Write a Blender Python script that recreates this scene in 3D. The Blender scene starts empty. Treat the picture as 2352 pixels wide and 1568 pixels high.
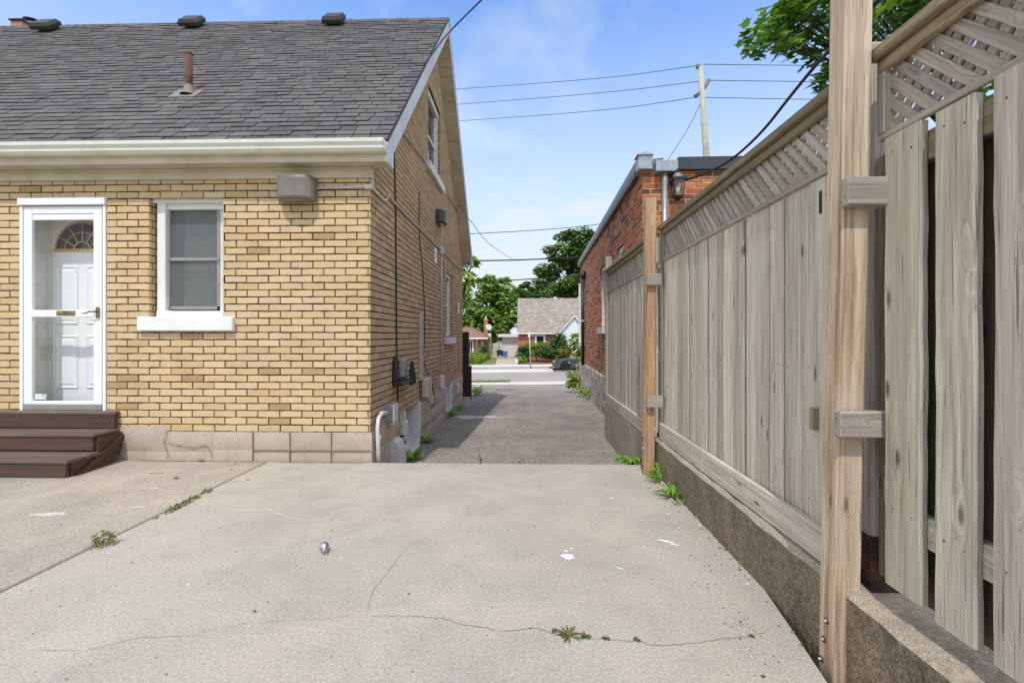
import bpy, math, random
from mathutils import Vector, Matrix
random.seed(7)
R = random.random
def U(a, b): return a + (b - a) * R()
S = bpy.context.scene
# ------------------------------------------------------------------ camera
AY = math.atan(32 / 1100); FP = 1100.0; CX = 1176.0; HY = 770.0; CZ = 1.207
cam = bpy.data.cameras.new('Camera'); co = bpy.data.objects.new('Camera', cam)
S.collection.objects.link(co); S.camera = co
cam.sensor_width = 36; cam.lens = 36 * FP / 2352
cam.shift_y = -14 / 2352; cam.clip_start = 0.05; cam.clip_end = 3000
co.location = (0, 0, CZ); co.rotation_euler = (math.pi / 2, 0, AY)
# ------------------------------------------------------------------ light
SUN = Vector((0.17, 1.0, -1.5)).normalized()
sl = bpy.data.lights.new('sun', 'SUN'); so = bpy.data.objects.new('sun', sl); S.collection.objects.link(so)
sl.energy = 2.75; sl.angle = math.radians(0.6); sl.color = (1.0, 0.95, 0.87)
so.rotation_euler = SUN.to_track_quat('-Z', 'Y').to_euler(); so.location = (0, -5, 20)
W = bpy.data.worlds.new('World'); S.world = W; W.use_nodes = True
wt = W.node_tree; wt.nodes.clear()
def wn(t, **k):
    n = wt.nodes.new(t)
    for a, b in k.items(): setattr(n, a, b)
    return n
sky = wn('ShaderNodeTexSky', sky_type='NISHITA', sun_disc=False)
sky.sun_elevation = math.asin(-SUN.z); sky.sun_rotation = math.atan2(-SUN.x, -SUN.y) % (2 * math.pi)
sky.air_density = 1.0; sky.dust_density = 0.8; sky.ozone_density = 1.6
tc = wn('ShaderNodeTexCoord'); sx = wn('ShaderNodeSeparateXYZ'); wt.links.new(tc.outputs['Generated'], sx.inputs[0])
ad = wn('ShaderNodeMath', operation='ADD'); ad.inputs[1].default_value = 0.12; wt.links.new(sx.outputs[2], ad.inputs[0])
mx = wn('ShaderNodeMath', operation='MAXIMUM'); mx.inputs[1].default_value = 0.05; wt.links.new(ad.outputs[0], mx.inputs[0])
cb = wn('ShaderNodeCombineXYZ')
for i in (0, 1):
    d = wn('ShaderNodeMath', operation='DIVIDE'); wt.links.new(sx.outputs[i], d.inputs[0]); wt.links.new(mx.outputs[0], d.inputs[1]); wt.links.new(d.outputs[0], cb.inputs[i])
cn = wn('ShaderNodeTexNoise'); cn.inputs['Scale'].default_value = 1.1; cn.inputs['Detail'].default_value = 9; cn.inputs['Roughness'].default_value = 0.62; cn.inputs['Distortion'].default_value = 0.35
wt.links.new(cb.outputs[0], cn.inputs['Vector'])
cr = wn('ShaderNodeValToRGB'); cr.color_ramp.elements[0].position = 0.50; cr.color_ramp.elements[1].position = 0.80
wt.links.new(cn.outputs[0], cr.inputs[0])
# thin cloud and low haze thicken towards the horizon
hz = wn('ShaderNodeMapRange'); hz.inputs[1].default_value = 0.0; hz.inputs[2].default_value = 0.62; hz.inputs[3].default_value = 1.25; hz.inputs[4].default_value = 0.0
wt.links.new(sx.outputs[2], hz.inputs[0])
am = wn('ShaderNodeMath', operation='ADD'); am.use_clamp = True
cm = wn('ShaderNodeMath', operation='MULTIPLY'); cm.inputs[1].default_value = 0.75; wt.links.new(cr.outputs[0], cm.inputs[0])
wt.links.new(cm.outputs[0], am.inputs[0]); wt.links.new(hz.outputs[0], am.inputs[1])
mix = wn('ShaderNodeMix', data_type='RGBA'); wt.links.new(am.outputs[0], mix.inputs[0])
tint = wn('ShaderNodeMix', data_type='RGBA', blend_type='MULTIPLY'); tint.inputs[0].default_value = 1
wt.links.new(sky.outputs[0], tint.inputs[6]); tint.inputs[7].default_value = (1.14, 1.78, 2.5, 1)
wt.links.new(tint.outputs[2], mix.inputs[6]); mix.inputs[7].default_value = (6.3, 6.9, 7.4, 1)
# added fill light: out-of-frame sky made brighter beside and behind the viewer
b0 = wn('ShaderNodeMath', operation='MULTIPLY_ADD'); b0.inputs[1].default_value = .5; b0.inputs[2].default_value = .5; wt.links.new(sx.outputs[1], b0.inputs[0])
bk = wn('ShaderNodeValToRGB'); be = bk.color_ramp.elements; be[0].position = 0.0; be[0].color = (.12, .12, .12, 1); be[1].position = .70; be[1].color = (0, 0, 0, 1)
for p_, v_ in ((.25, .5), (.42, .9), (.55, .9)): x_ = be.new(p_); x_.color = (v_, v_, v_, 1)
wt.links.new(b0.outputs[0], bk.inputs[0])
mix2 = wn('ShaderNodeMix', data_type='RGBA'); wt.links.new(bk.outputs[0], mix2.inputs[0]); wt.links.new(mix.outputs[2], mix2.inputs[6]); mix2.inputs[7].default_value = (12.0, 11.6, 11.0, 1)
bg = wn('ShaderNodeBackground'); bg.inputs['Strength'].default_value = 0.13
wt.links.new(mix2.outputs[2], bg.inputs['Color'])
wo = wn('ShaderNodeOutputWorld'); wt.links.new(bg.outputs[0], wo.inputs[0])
S.view_settings.view_transform = 'Standard'; S.view_settings.look = 'None'
S.view_settings.exposure = 0.0; S.view_settings.gamma = 1
S.render.engine = 'CYCLES'; S.cycles.max_bounces = 8; S.cycles.transparent_max_bounces = 12
# ------------------------------------------------------------------ measuring (photo pixel -> point on a real plane)
def ray(x, y):
    l = (x - CX) / FP; v = -(y - HY) / FP
    return Vector((l * math.cos(AY) - math.sin(AY), l * math.sin(AY) + math.cos(AY), v))
def onY(x, y, Y): r = ray(x, y); t = Y / r.y; return Vector((r.x * t, Y, CZ + r.z * t))
def onX(x, y, X): r = ray(x, y); t = X / r.x; return Vector((X, r.y * t, CZ + r.z * t))
def onZ(x, y, Z): r = ray(x, y); t = (Z - CZ) / r.z; return Vector((r.x * t, r.y * t, Z))
# ------------------------------------------------------------------ materials
def lin(r, g, b): return tuple(((c / 255) / 12.92 if c / 255 <= .04045 else ((c / 255 + .055) / 1.055) ** 2.4) for c in (r, g, b))
class NT:
    def __init__(s, name):
        s.m = bpy.data.materials.new(name); s.m.use_nodes = True; s.t = s.m.node_tree; s.t.nodes.clear()
        s.out = s.n('ShaderNodeOutputMaterial'); s.b = s.n('ShaderNodeBsdfPrincipled'); s.l(s.b.outputs[0], s.out.inputs[0])
    def n(s, t, **k):
        n = s.t.nodes.new(t)
        for a, b in k.items(): setattr(n, a, b)
        return n
    def l(s, a, b): s.t.links.new(a, b)
    def pos(s): return s.n('ShaderNodeNewGeometry').outputs['Position']
    def attr(s, a, o='Color'): n = s.n('ShaderNodeAttribute'); n.attribute_name = a; return n.outputs[o]
    def noise(s, vec, scale, detail=4, rough=.6, dist=0):
        n = s.n('ShaderNodeTexNoise'); n.inputs['Scale'].default_value = scale; n.inputs['Detail'].default_value = detail
        n.inputs['Roughness'].default_value = rough; n.inputs['Distortion'].default_value = dist; s.l(vec, n.inputs['Vector']); return n.outputs[0]
    def scale(s, vec, v):
        n = s.n('ShaderNodeVectorMath', operation='MULTIPLY'); s.l(vec, n.inputs[0]); n.inputs[1].default_value = v; return n.outputs[0]
    def ramp(s, f, a, b, ca=(0, 0, 0), cb_=(1, 1, 1)):
        n = s.n('ShaderNodeValToRGB'); e = n.color_ramp.elements; e[0].position = a; e[1].position = b
        e[0].color = (*ca, 1); e[1].color = (*cb_, 1); s.l(f, n.inputs[0]); return n.outputs[0]
    def mix(s, f, a, b, mode='MIX'):
        n = s.n('ShaderNodeMix', data_type='RGBA', blend_type=mode)
        for sock, val in ((0, f), (6, a), (7, b)):
            if isinstance(val, (int, float)): n.inputs[sock].default_value = val
            elif isinstance(val, tuple): n.inputs[sock].default_value = (*val[:3], 1)
            else: s.l(val, n.inputs[sock])
        return n.outputs[2]
    def math(s, op, a, b=0.0):
        n = s.n('ShaderNodeMath', operation=op)
        for i, v in enumerate((a, b)):
            if isinstance(v, (int, float)): n.inputs[i].default_value = v
            else: s.l(v, n.inputs[i])
        return n.outputs[0]
    def voro(s, vec, scale, feat='F1', out=0):
        n = s.n('ShaderNodeTexVoronoi', feature=feat); n.inputs['Scale'].default_value = scale; s.l(vec, n.inputs['Vector']); return n.outputs[out]
    def fin(s, col=None, rough=None, bump=None, metal=None, bs=.5, bd=.01):
        if col is not None:
            if isinstance(col, tuple): s.b.inputs['Base Color'].default_value = (*col[:3], 1)
            else: s.l(col, s.b.inputs['Base Color'])
        if rough is not None:
            if isinstance(rough, (int, float)): s.b.inputs['Roughness'].default_value = rough
            else: s.l(rough, s.b.inputs['Roughness'])
        if metal is not None: s.b.inputs['Metallic'].default_value = metal
        if bump is not None:
            n = s.n('ShaderNodeBump'); n.inputs['Strength'].default_value = bs; n.inputs['Distance'].default_value = bd
            s.l(bump, n.inputs['Height']); s.l(n.outputs[0], s.b.inputs['Normal'])
        return s.m
def gray(c, k): return tuple(v * k for v in c)
def pm(name, col, col2=None, s=2.5, rough=.8, fine=120, famt=.25, bump=0.25, bd=.003, metal=0, var=False, spec=None, lo=.35, hi=.65):
    t = NT(name); p = t.pos()
    base = t.attr('var') if var else col
    if col2 is not None: base = t.mix(t.ramp(t.noise(p, s, 6, .65), lo, hi), base, col2 if not var else t.mix(1, base, col2, 'MULTIPLY'))
    f = t.noise(p, fine, 3, .7)
    k = t.ramp(f, .25, .75, (1 - famt,) * 3, (1 + famt * .0 + famt,) * 3)
    c = t.mix(1, base, k, 'MULTIPLY')
    if spec is not None: t.b.inputs['Specular IOR Level'].default_value = spec
    return t.fin(c, rough, f if bump else None, metal, bump, bd)
M = {}
# weathered and fresh timber: 'gc' runs along each board, x = grain direction
def wood(name, tones, dark, rough=.78, knots=.8, weather=.5, stain=0):
    t = NT(name); g = t.attr('gc', 'Vector'); v = t.attr('var')
    sep = t.n('ShaderNodeSeparateColor'); t.l(v, sep.inputs[0])
    base = t.mix(t.ramp(sep.outputs[0], .0, 1.0), tones[0], tones[1])
    base = t.mix(t.ramp(sep.outputs[1], .55, 1.0), base, tones[2])
    # knots: sparse cells
    gk = t.scale(g, (2.3, 7.5, 0)); vn = t.n('ShaderNodeTexVoronoi', voronoi_dimensions='2D'); vn.inputs['Scale'].default_value = 1.0; t.l(gk, vn.inputs['Vector']); vd = vn.outputs[0]
    kn = t.ramp(vd, .05, .22, (1, 1, 1), (0, 0, 0))
    bend = t.n('ShaderNodeVectorMath', operation='ADD'); t.l(g, bend.inputs[0])
    kv = t.scale(kn, (0, .03, .03)); t.l(kv, bend.inputs[1]); g2 = bend.outputs[0]
    gr = t.noise(t.scale(g2, (2.2, 60, 60)), 1, 5, .65, .6)
    gr2 = t.noise(t.scale(g2, (7, 260, 260)), 1, 3, .7)
    big = t.noise(t.scale(g, (1.3, 5, 5)), 1, 4, .6)
    c = t.mix(t.ramp(gr, .38, .66, (0, 0, 0), (weather,) * 3), base, dark)
    c = t.mix(t.ramp(gr2, .5, .72, (0, 0, 0), (.55 * weather,) * 3), c, gray(dark, .7))
    c = t.mix(t.ramp(big, .42, .7, (0, 0, 0), (.55,) * 3), c, tones[3])
    c = t.mix(1, c, t.ramp(t.noise(t.scale(g, (.9, 26, 26)), 1, 4, .7), .34, .66, (.74,) * 3, (1.1,) * 3), 'MULTIPLY')
    chk = t.noise(t.scale(g, (3.5, 150, 150)), 1, 2, .5)
    c = t.mix(t.ramp(chk, .66, .72, (0, 0, 0), (.75,) * 3), c, gray(dark, .3))
    ring = t.ramp(vd, .03, .11, gray(dark, .35), (1, 1, 1))
    c = t.mix(1, c, t.ramp(sep.outputs[2], 0, 1, (.80,) * 3, (1.12,) * 3), 'MULTIPLY')
    gate = t.ramp(t.noise(t.scale(g, (1.7, 5, 0)), 1, 2, .5), .5, .56)
    c = t.mix(t.math('MULTIPLY', t.ramp(vd, .05, .14, (knots,) * 3, (0, 0, 0)), gate), c, t.mix(1, c, ring, 'MULTIPLY'))
    if stain:
        st = t.noise(t.scale(g, (1.0, 14, 14)), 1, 4, .6)
        c = t.mix(t.ramp(st, .5, .68, (0, 0, 0), (stain,) * 3), c, lin(120, 80, 52))
    hgt = t.math('ADD', t.math('MULTIPLY', gr, .6), gr2)
    return t.fin(c, rough, hgt, 0, .55, .0025)
M['wood_grey'] = wood('weathered grey timber', (lin(224, 213, 198), lin(194, 183, 172), lin(226, 218, 197), lin(198, 197, 184)), lin(146, 132, 117), weather=.68)
M['wood_lat'] = wood('lattice timber', (lin(198, 188, 174), lin(174, 166, 158), lin(190, 180, 166), lin(170, 160, 146)), lin(120, 108, 96), knots=.3, weather=.7)
M['wood_old'] = wood('old dark timber', (lin(164, 148, 122), lin(152, 138, 114), lin(172, 158, 130), lin(146, 134, 106)), lin(98, 84, 66), weather=.75)
M['wood_green'] = wood('greenish treated timber', (lin(190, 185, 168), lin(180, 177, 162), lin(194, 187, 168), lin(178, 170, 152)), lin(138, 132, 112), weather=.6)
M['wood_ped'] = wood('fresh cedar post', (lin(222, 203, 180), lin(214, 194, 168), lin(226, 208, 184), lin(196, 172, 146)), lin(154, 126, 102), weather=.6, stain=.8)
M['wood_orange'] = wood('orange cedar post', (lin(202, 168, 132), lin(196, 160, 122), lin(204, 172, 136), lin(178, 142, 108)), lin(140, 104, 76), weather=.55, stain=.6)
M['wood_brown'] = wood('brown painted timber', (lin(88, 62, 48), lin(84, 58, 46), lin(90, 64, 50), lin(96, 76, 62)), lin(58, 38, 30), knots=.15, weather=.45, rough=.6)
M['wood_worn'] = wood('worn brown painted timber', (lin(106, 88, 78), lin(100, 82, 72), lin(112, 96, 86), lin(126, 112, 102)), lin(70, 52, 44), knots=.1, weather=.5, rough=.7)
M['wood_dim'] = wood('shade darkened timber', (lin(112, 98, 84), lin(102, 90, 78), lin(118, 104, 88), lin(98, 86, 72)), lin(64, 54, 44), weather=.7)  # brown timber darkened to carry the shade inside the fence gaps
M['wood_far'] = wood('dark brown timber', (lin(70, 50, 42), lin(64, 46, 38), lin(70, 50, 42), lin(60, 42, 36)), lin(40, 28, 24), knots=.1)
# concrete
def concrete(name, a, b, c3, agg=(.2, 260), big=.9, rough=.92, bs=.5, warm=None, blot=.55):
    t = NT(name); p = t.pos()
    base = t.mix(t.ramp(t.noise(p, big, 7, .62, .3), .36, .66), a, b)
    base = t.mix(t.ramp(t.noise(p, big * 3.7, 6, .7), .5, .8, (0, 0, 0), (blot,) * 3), base, c3)
    if warm: base = t.mix(t.ramp(t.noise(p, big * 1.7, 5, .6), .52, .72, (0, 0, 0), (.6,) * 3), base, warm)
    sp = t.noise(p, agg[1], 2, .8)
    k = t.ramp(sp, .28, .72, (1 - agg[0],) * 3, (1 + agg[0],) * 3)
    c = t.mix(1, base, k, 'MULTIPLY')
    mid = t.noise(p, agg[1] * .3, 3, .75)
    c = t.mix(1, c, t.ramp(mid, .3, .7, (1 - agg[0] * .6,) * 3, (1 + agg[0] * .6,) * 3), 'MULTIPLY')
    vo = t.voro(p, agg[1] * .16)
    c = t.mix(t.ramp(vo, .05, .11, (.4,) * 3, (0, 0, 0)), c, gray(a, 1.35))
    vp = t.voro(p, agg[1] * .075)
    c = t.mix(t.ramp(vp, .03, .06, (.6,) * 3, (0, 0, 0)), c, gray(a, .45))
    return t.fin(c, rough, t.math('ADD', sp, mid), 0, bs, .003)
M['slab'] = concrete('smooth concrete', lin(176, 169, 157), lin(158, 152, 142), lin(138, 132, 123), warm=lin(182, 170, 152), agg=(.36, 240), big=1.1, blot=.5)
M['slab_rough'] = concrete('rough concrete', lin(174, 164, 150), lin(146, 140, 132), lin(120, 115, 108), agg=(.4, 200), bs=.9)
M['asphalt'] = concrete('worn asphalt', lin(152, 143, 133), lin(126, 118, 110), lin(98, 92, 86), agg=(.55, 80), big=1.3, blot=.7, bs=1.0)
M['road'] = concrete('street asphalt', lin(162, 152, 146), lin(148, 140, 136), lin(130, 122, 118), agg=(.1, 30), big=.15, bs=.2)
M['tan'] = concrete('tan driveway', lin(186, 170, 152), lin(172, 156, 140), lin(158, 144, 130), agg=(.1, 20), big=.4, bs=.1)
M['walk'] = concrete('pavement concrete', lin(206, 200, 192), lin(194, 188, 180), lin(178, 172, 166), agg=(.08, 40), big=.3, bs=.2)
M['retain'] = concrete('exposed aggregate concrete', lin(128, 114, 95), lin(104, 94, 79), lin(72, 68, 54), agg=(.6, 120), big=2.2, bs=1.0, blot=.9)
M['retain_top'] = concrete('sandy concrete', lin(168, 156, 138), lin(150, 140, 124), lin(118, 110, 96), agg=(.4, 170), big=2.5, bs=.9)
M['parge'] = concrete('parged foundation', lin(186, 172, 154), lin(172, 158, 140), lin(148, 134, 116), agg=(.12, 90), big=1.6, bs=.5)
M['parge_side'] = M['parge']
M['rubble'] = concrete('crumbling render', lin(182, 174, 162), lin(152, 144, 134), lin(92, 84, 78), agg=(.35, 50), big=4.2, bs=1.0, blot=1)
M['soil'] = concrete('soil', lin(98, 84, 64), lin(84, 72, 54), lin(70, 60, 44), agg=(.4, 90), big=1.1, bs=1)
M['mulch'] = concrete('red mulch', lin(150, 104, 78), lin(130, 88, 66), lin(100, 70, 52), agg=(.4, 20), big=1.1, bs=1)
M['lawn'] = concrete('mown grass', lin(118, 124, 62), lin(96, 108, 48), lin(134, 126, 78), agg=(.35, 14), big=.5, bs=.6)
# masonry, roofs
M['brick'] = pm('yellow brick', (1, 1, 1), (.84, .82, .78), s=5, rough=.9, fine=170, famt=.14, bump=.5, var=True, lo=.45, hi=.8)
M['mortar'] = pm('brown mortar', lin(98, 78, 54), lin(74, 58, 38), s=4, rough=.95, fine=150)
M['redbrick'] = pm('red brick', (1, 1, 1), (.6, .55, .5), s=7, rough=.85, fine=110, famt=.2, bump=.4, var=True, lo=.45, hi=.8)
M['mortar_shaded'] = pm('mortar with joint shade', lin(62, 46, 32), lin(48, 36, 26), s=4, rough=.95, fine=150)  # darker copy of the mortar, shade of the gable joints put into its colour
M['mortar_pale'] = pm('pale mortar', lin(206, 184, 162), lin(172, 146, 124), s=5, rough=.95, fine=120)
M['shingle'] = pm('asphalt shingle', (1, 1, 1), (.8, .8, .82), s=3, rough=.95, fine=230, famt=.33, bump=.7, var=True)
M['white'] = pm('white paint', lin(232, 231, 228), lin(222, 220, 216), s=3, rough=.5, fine=60, famt=.02, bump=.05)
M['white_vinyl'] = pm('white vinyl', lin(234, 234, 233), None, rough=.35, fine=30, famt=.01, bump=0)
M['white_dirty'] = pm('dirty white paint', lin(214, 212, 204), lin(172, 168, 158), s=6, rough=.6, fine=60, famt=.06, bump=.1, lo=.5, hi=.8)
M['metalwhite'] = pm('enamelled gutter', lin(226, 223, 212), lin(196, 190, 174), s=5, rough=.35, fine=60, famt=.03, bump=0, lo=.5, hi=.85)
M['cream'] = pm('cream aluminium', lin(206, 196, 174), lin(184, 172, 148), s=3, rough=.5, fine=60, famt=.04, bump=0)
M['fascia_white'] = pm('pale fascia', lin(218, 218, 220), lin(196, 196, 198), s=2, rough=.5, fine=60, famt=.03, bump=0)
M['alu'] = pm('grey aluminium', lin(160, 158, 152), lin(140, 138, 132), s=8, rough=.4, fine=80, famt=.05, bump=0, metal=.3)
M['lampgrey'] = pm('bronze grey enamel', lin(128, 118, 112), lin(112, 104, 98), s=9, rough=.42, fine=80, famt=.05, bump=0)
M['lampdark'] = pm('dark enamel', lin(62, 58, 54), None, rough=.4, fine=80, famt=.05, bump=0)
M['conduit'] = pm('painted conduit', lin(214, 211, 204), lin(180, 176, 168), s=9, rough=.5, fine=80, famt=.05, bump=0)
M['pvc'] = pm('grey white pvc', lin(206, 208, 208), lin(188, 188, 186), s=7, rough=.4, fine=50, famt=.03, bump=0)
M['box'] = pm('pale plastic box', lin(196, 190, 178), lin(172, 166, 154), s=9, rough=.6, fine=50, famt=.05, bump=0)
M['black'] = pm('black plastic', lin(34, 34, 34), None, rough=.5, fine=50, famt=.1, bump=0)
M['ventcap'] = pm('dark brown vent', lin(58, 54, 50), lin(46, 42, 38), s=5, rough=.5, fine=80, famt=.08, bump=0)
M['darkmetal'] = pm('dark flashing', lin(70, 72, 80), lin(58, 60, 66), s=4, rough=.45, fine=40, famt=.06, bump=0, metal=.3)
M['greymetal'] = pm('grey flashing', lin(122, 124, 130), lin(102, 104, 110), s=3, rough=.5, fine=40, famt=.05, bump=0, metal=.3)
M['galv'] = pm('galvanised metal', lin(176, 180, 184), lin(150, 152, 158), s=12, rough=.4, fine=40, famt=.08, bump=0, metal=.5)
M['rust'] = pm('rusty iron', lin(120, 76, 58), lin(74, 54, 46), s=11, rough=.85, fine=120, famt=.3, bump=.5)
M['rustdark'] = pm('blackened rusty steel', lin(42, 37, 35), lin(96, 60, 44), s=14, rough=.8, fine=120, famt=.3, bump=.6, lo=.5, hi=.7)
M['lead'] = pm('lead flashing', lin(120, 116, 110), lin(132, 116, 100), s=9, rough=.7, fine=60, famt=.1, bump=.2)
M['chrome'] = pm('chrome', lin(190, 190, 192), None, rough=.13, fine=20, famt=.03, bump=0, metal=1)
M['nickel'] = pm('brushed nickel', lin(150, 128, 108), None, rough=.3, fine=60, famt=.08, bump=0, metal=.9)
M['brass'] = pm('brass plate', lin(166, 142, 100), lin(150, 122, 84), s=30, rough=.35, fine=60, famt=.05, bump=0, metal=.5)
M['gold'] = pm('gold caming', lin(214, 170, 98), None, rough=.35, fine=60, famt=.05, bump=0, metal=.4)
M['ink'] = pm('dark lettering', lin(52, 44, 24), None, rough=.6, fine=60, famt=.05, bump=0)
M['blueink'] = pm('blue print', lin(30, 84, 130), None, rough=.5, fine=60, famt=.05, bump=0)
M['paleblue'] = pm('pale print', lin(170, 190, 206), None, rough=.5, fine=60, famt=.05, bump=0)
M['crack'] = pm('dirt in crack', lin(116, 108, 96), lin(140, 130, 116), s=9, rough=1, fine=100, famt=.3, bump=0)
M['score'] = pm('scored line', lin(146, 130, 110), lin(124, 110, 94), s=9, rough=1, fine=100, famt=.2, bump=0)
M['joint'] = pm('dirty joint', lin(70, 62, 52), lin(96, 86, 72), s=20, rough=1, fine=100, famt=.3, bump=.4)
M['chalk'] = pm('white paint splash', lin(240, 240, 240), lin(220, 220, 218), s=40, rough=.8, fine=100, famt=.06, bump=0)
M['dust'] = pm('pale dust', lin(200, 196, 190), lin(186, 180, 172), s=20, rough=.9, fine=100, famt=.1, bump=0)
M['rubber'] = pm('tyre rubber', lin(36, 36, 38), None, rough=.8, fine=50, famt=.1, bump=0)
M['bluebin'] = pm('blue plastic', lin(60, 110, 156), None, rough=.5, fine=50, famt=.05, bump=0)
M['tealbin'] = pm('teal plastic', lin(50, 100, 110), None, rough=.5, fine=50, famt=.05, bump=0)
M['cable'] = pm('black cable', lin(26, 27, 30), None, rough=.5, fine=50, famt=.1, bump=0)
M['wire'] = pm('grey wire', lin(84, 88, 96), None, rough=.6, fine=50, famt=.1, bump=0)
M['pole'] = pm('pale treated pole', lin(182, 182, 164), lin(158, 156, 140), s=2, rough=.8, fine=12, famt=.2, bump=.2)
M['bark'] = pm('bark', lin(86, 74, 60), lin(62, 54, 44), s=6, rough=.95, fine=30, famt=.3, bump=.8, bd=.02)
M['roof_tan'] = pm('tan shingles', (1, 1, 1), (.86, .84, .82), s=1.2, rough=.95, fine=14, famt=.12, bump=.3, var=True)
M['siding'] = pm('white siding', lin(222, 224, 226), None, rough=.5, fine=10, famt=.02, bump=0)
M['stop'] = pm('sign panel', lin(206, 206, 208), None, rough=.5, fine=10, famt=.02, bump=0)
def glassmat(name, tint=(1, 1, 1), ior=1.5, extra=.0):
    t = NT(name); t.t.nodes.remove(t.b)
    tr = t.n('ShaderNodeBsdfTransparent'); tr.inputs[0].default_value = (*tint, 1)
    gl = t.n('ShaderNodeBsdfGlossy'); gl.inputs['Roughness'].default_value = .02
    fr = t.n('ShaderNodeLayerWeight'); fr.inputs[0].default_value = .5
    mxs = t.n('ShaderNodeMixShader'); f = t.math('ADD', t.math('MULTIPLY', t.math('POWER', fr.outputs[1], 4.0), .9), .045 + extra)
    t.l(f, mxs.inputs[0]); t.l(tr.outputs[0], mxs.inputs[1]); t.l(gl.outputs[0], mxs.inputs[2]); t.l(mxs.outputs[0], t.out.inputs[0]); return t.m
M['glass'] = glassmat('clear glass', (.99, 1, .99))
def simple(name, col, rough, metal=0, **k):
    t = NT(name); t.fin(col, rough, None, metal)
    for a, b in k.items(): t.b.inputs[a.replace('_', ' ')].default_value = b
    return t.m
M['darkglass'] = simple('dark window glass', lin(40, 44, 48), .06)
def frosted():
    t = NT('frosted glass'); p = t.pos(); c = t.mix(t.ramp(t.noise(p, 260, 2, .8), .35, .65), lin(104, 107, 106), lin(128, 130, 128))
    t.fin(c, .25, t.noise(p, 240, 2, .7), 0, .4, .002)
    tr = t.n('ShaderNodeBsdfTransparent'); tr.inputs[0].default_value = (.9, .92, .92, 1); m = t.n('ShaderNodeMixShader'); m.inputs[0].default_value = .5
    t.l(t.b.outputs[0], m.inputs[1]); t.l(tr.outputs[0], m.inputs[2]); t.l(m.outputs[0], t.out.inputs[0]); return t.m
M['frosted'] = frosted()
M['carpaint'] = simple('dark metallic car paint', lin(74, 82, 90), .2, .5, Coat_Weight=.8)
M['lens'] = simple('headlight lens', lin(190, 196, 200), .1, .4)
M['lampglass'] = simple('lamp glass', lin(150, 148, 138), .15)
M['lanternglass'] = glassmat('lantern glass', (.86, .84, .8), extra=.06)
M['bulbglass'] = simple('white bulb', lin(235, 235, 225), .2)
def leafm(name, sub=.35, gl=.45):
    t = NT(name); v = t.attr('var'); t.fin(v, gl); t.b.inputs['Specular IOR Level'].default_value = .35
    tr = t.n('ShaderNodeBsdfTranslucent'); k = t.mix(1, v, (1.5, 1.6, .6), 'MULTIPLY'); t.l(k, tr.inputs[0])
    m = t.n('ShaderNodeMixShader'); m.inputs[0].default_value = sub; t.l(t.b.outputs[0], m.inputs[1]); t.l(tr.outputs[0], m.inputs[2]); t.l(m.outputs[0], t.out.inputs[0]); return t.m
M['leaf'] = leafm('leaves')
M['varpaint'] = pm('coloured surface', (1, 1, 1), None, rough=.7, fine=50, famt=.05, bump=0, var=True)
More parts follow.
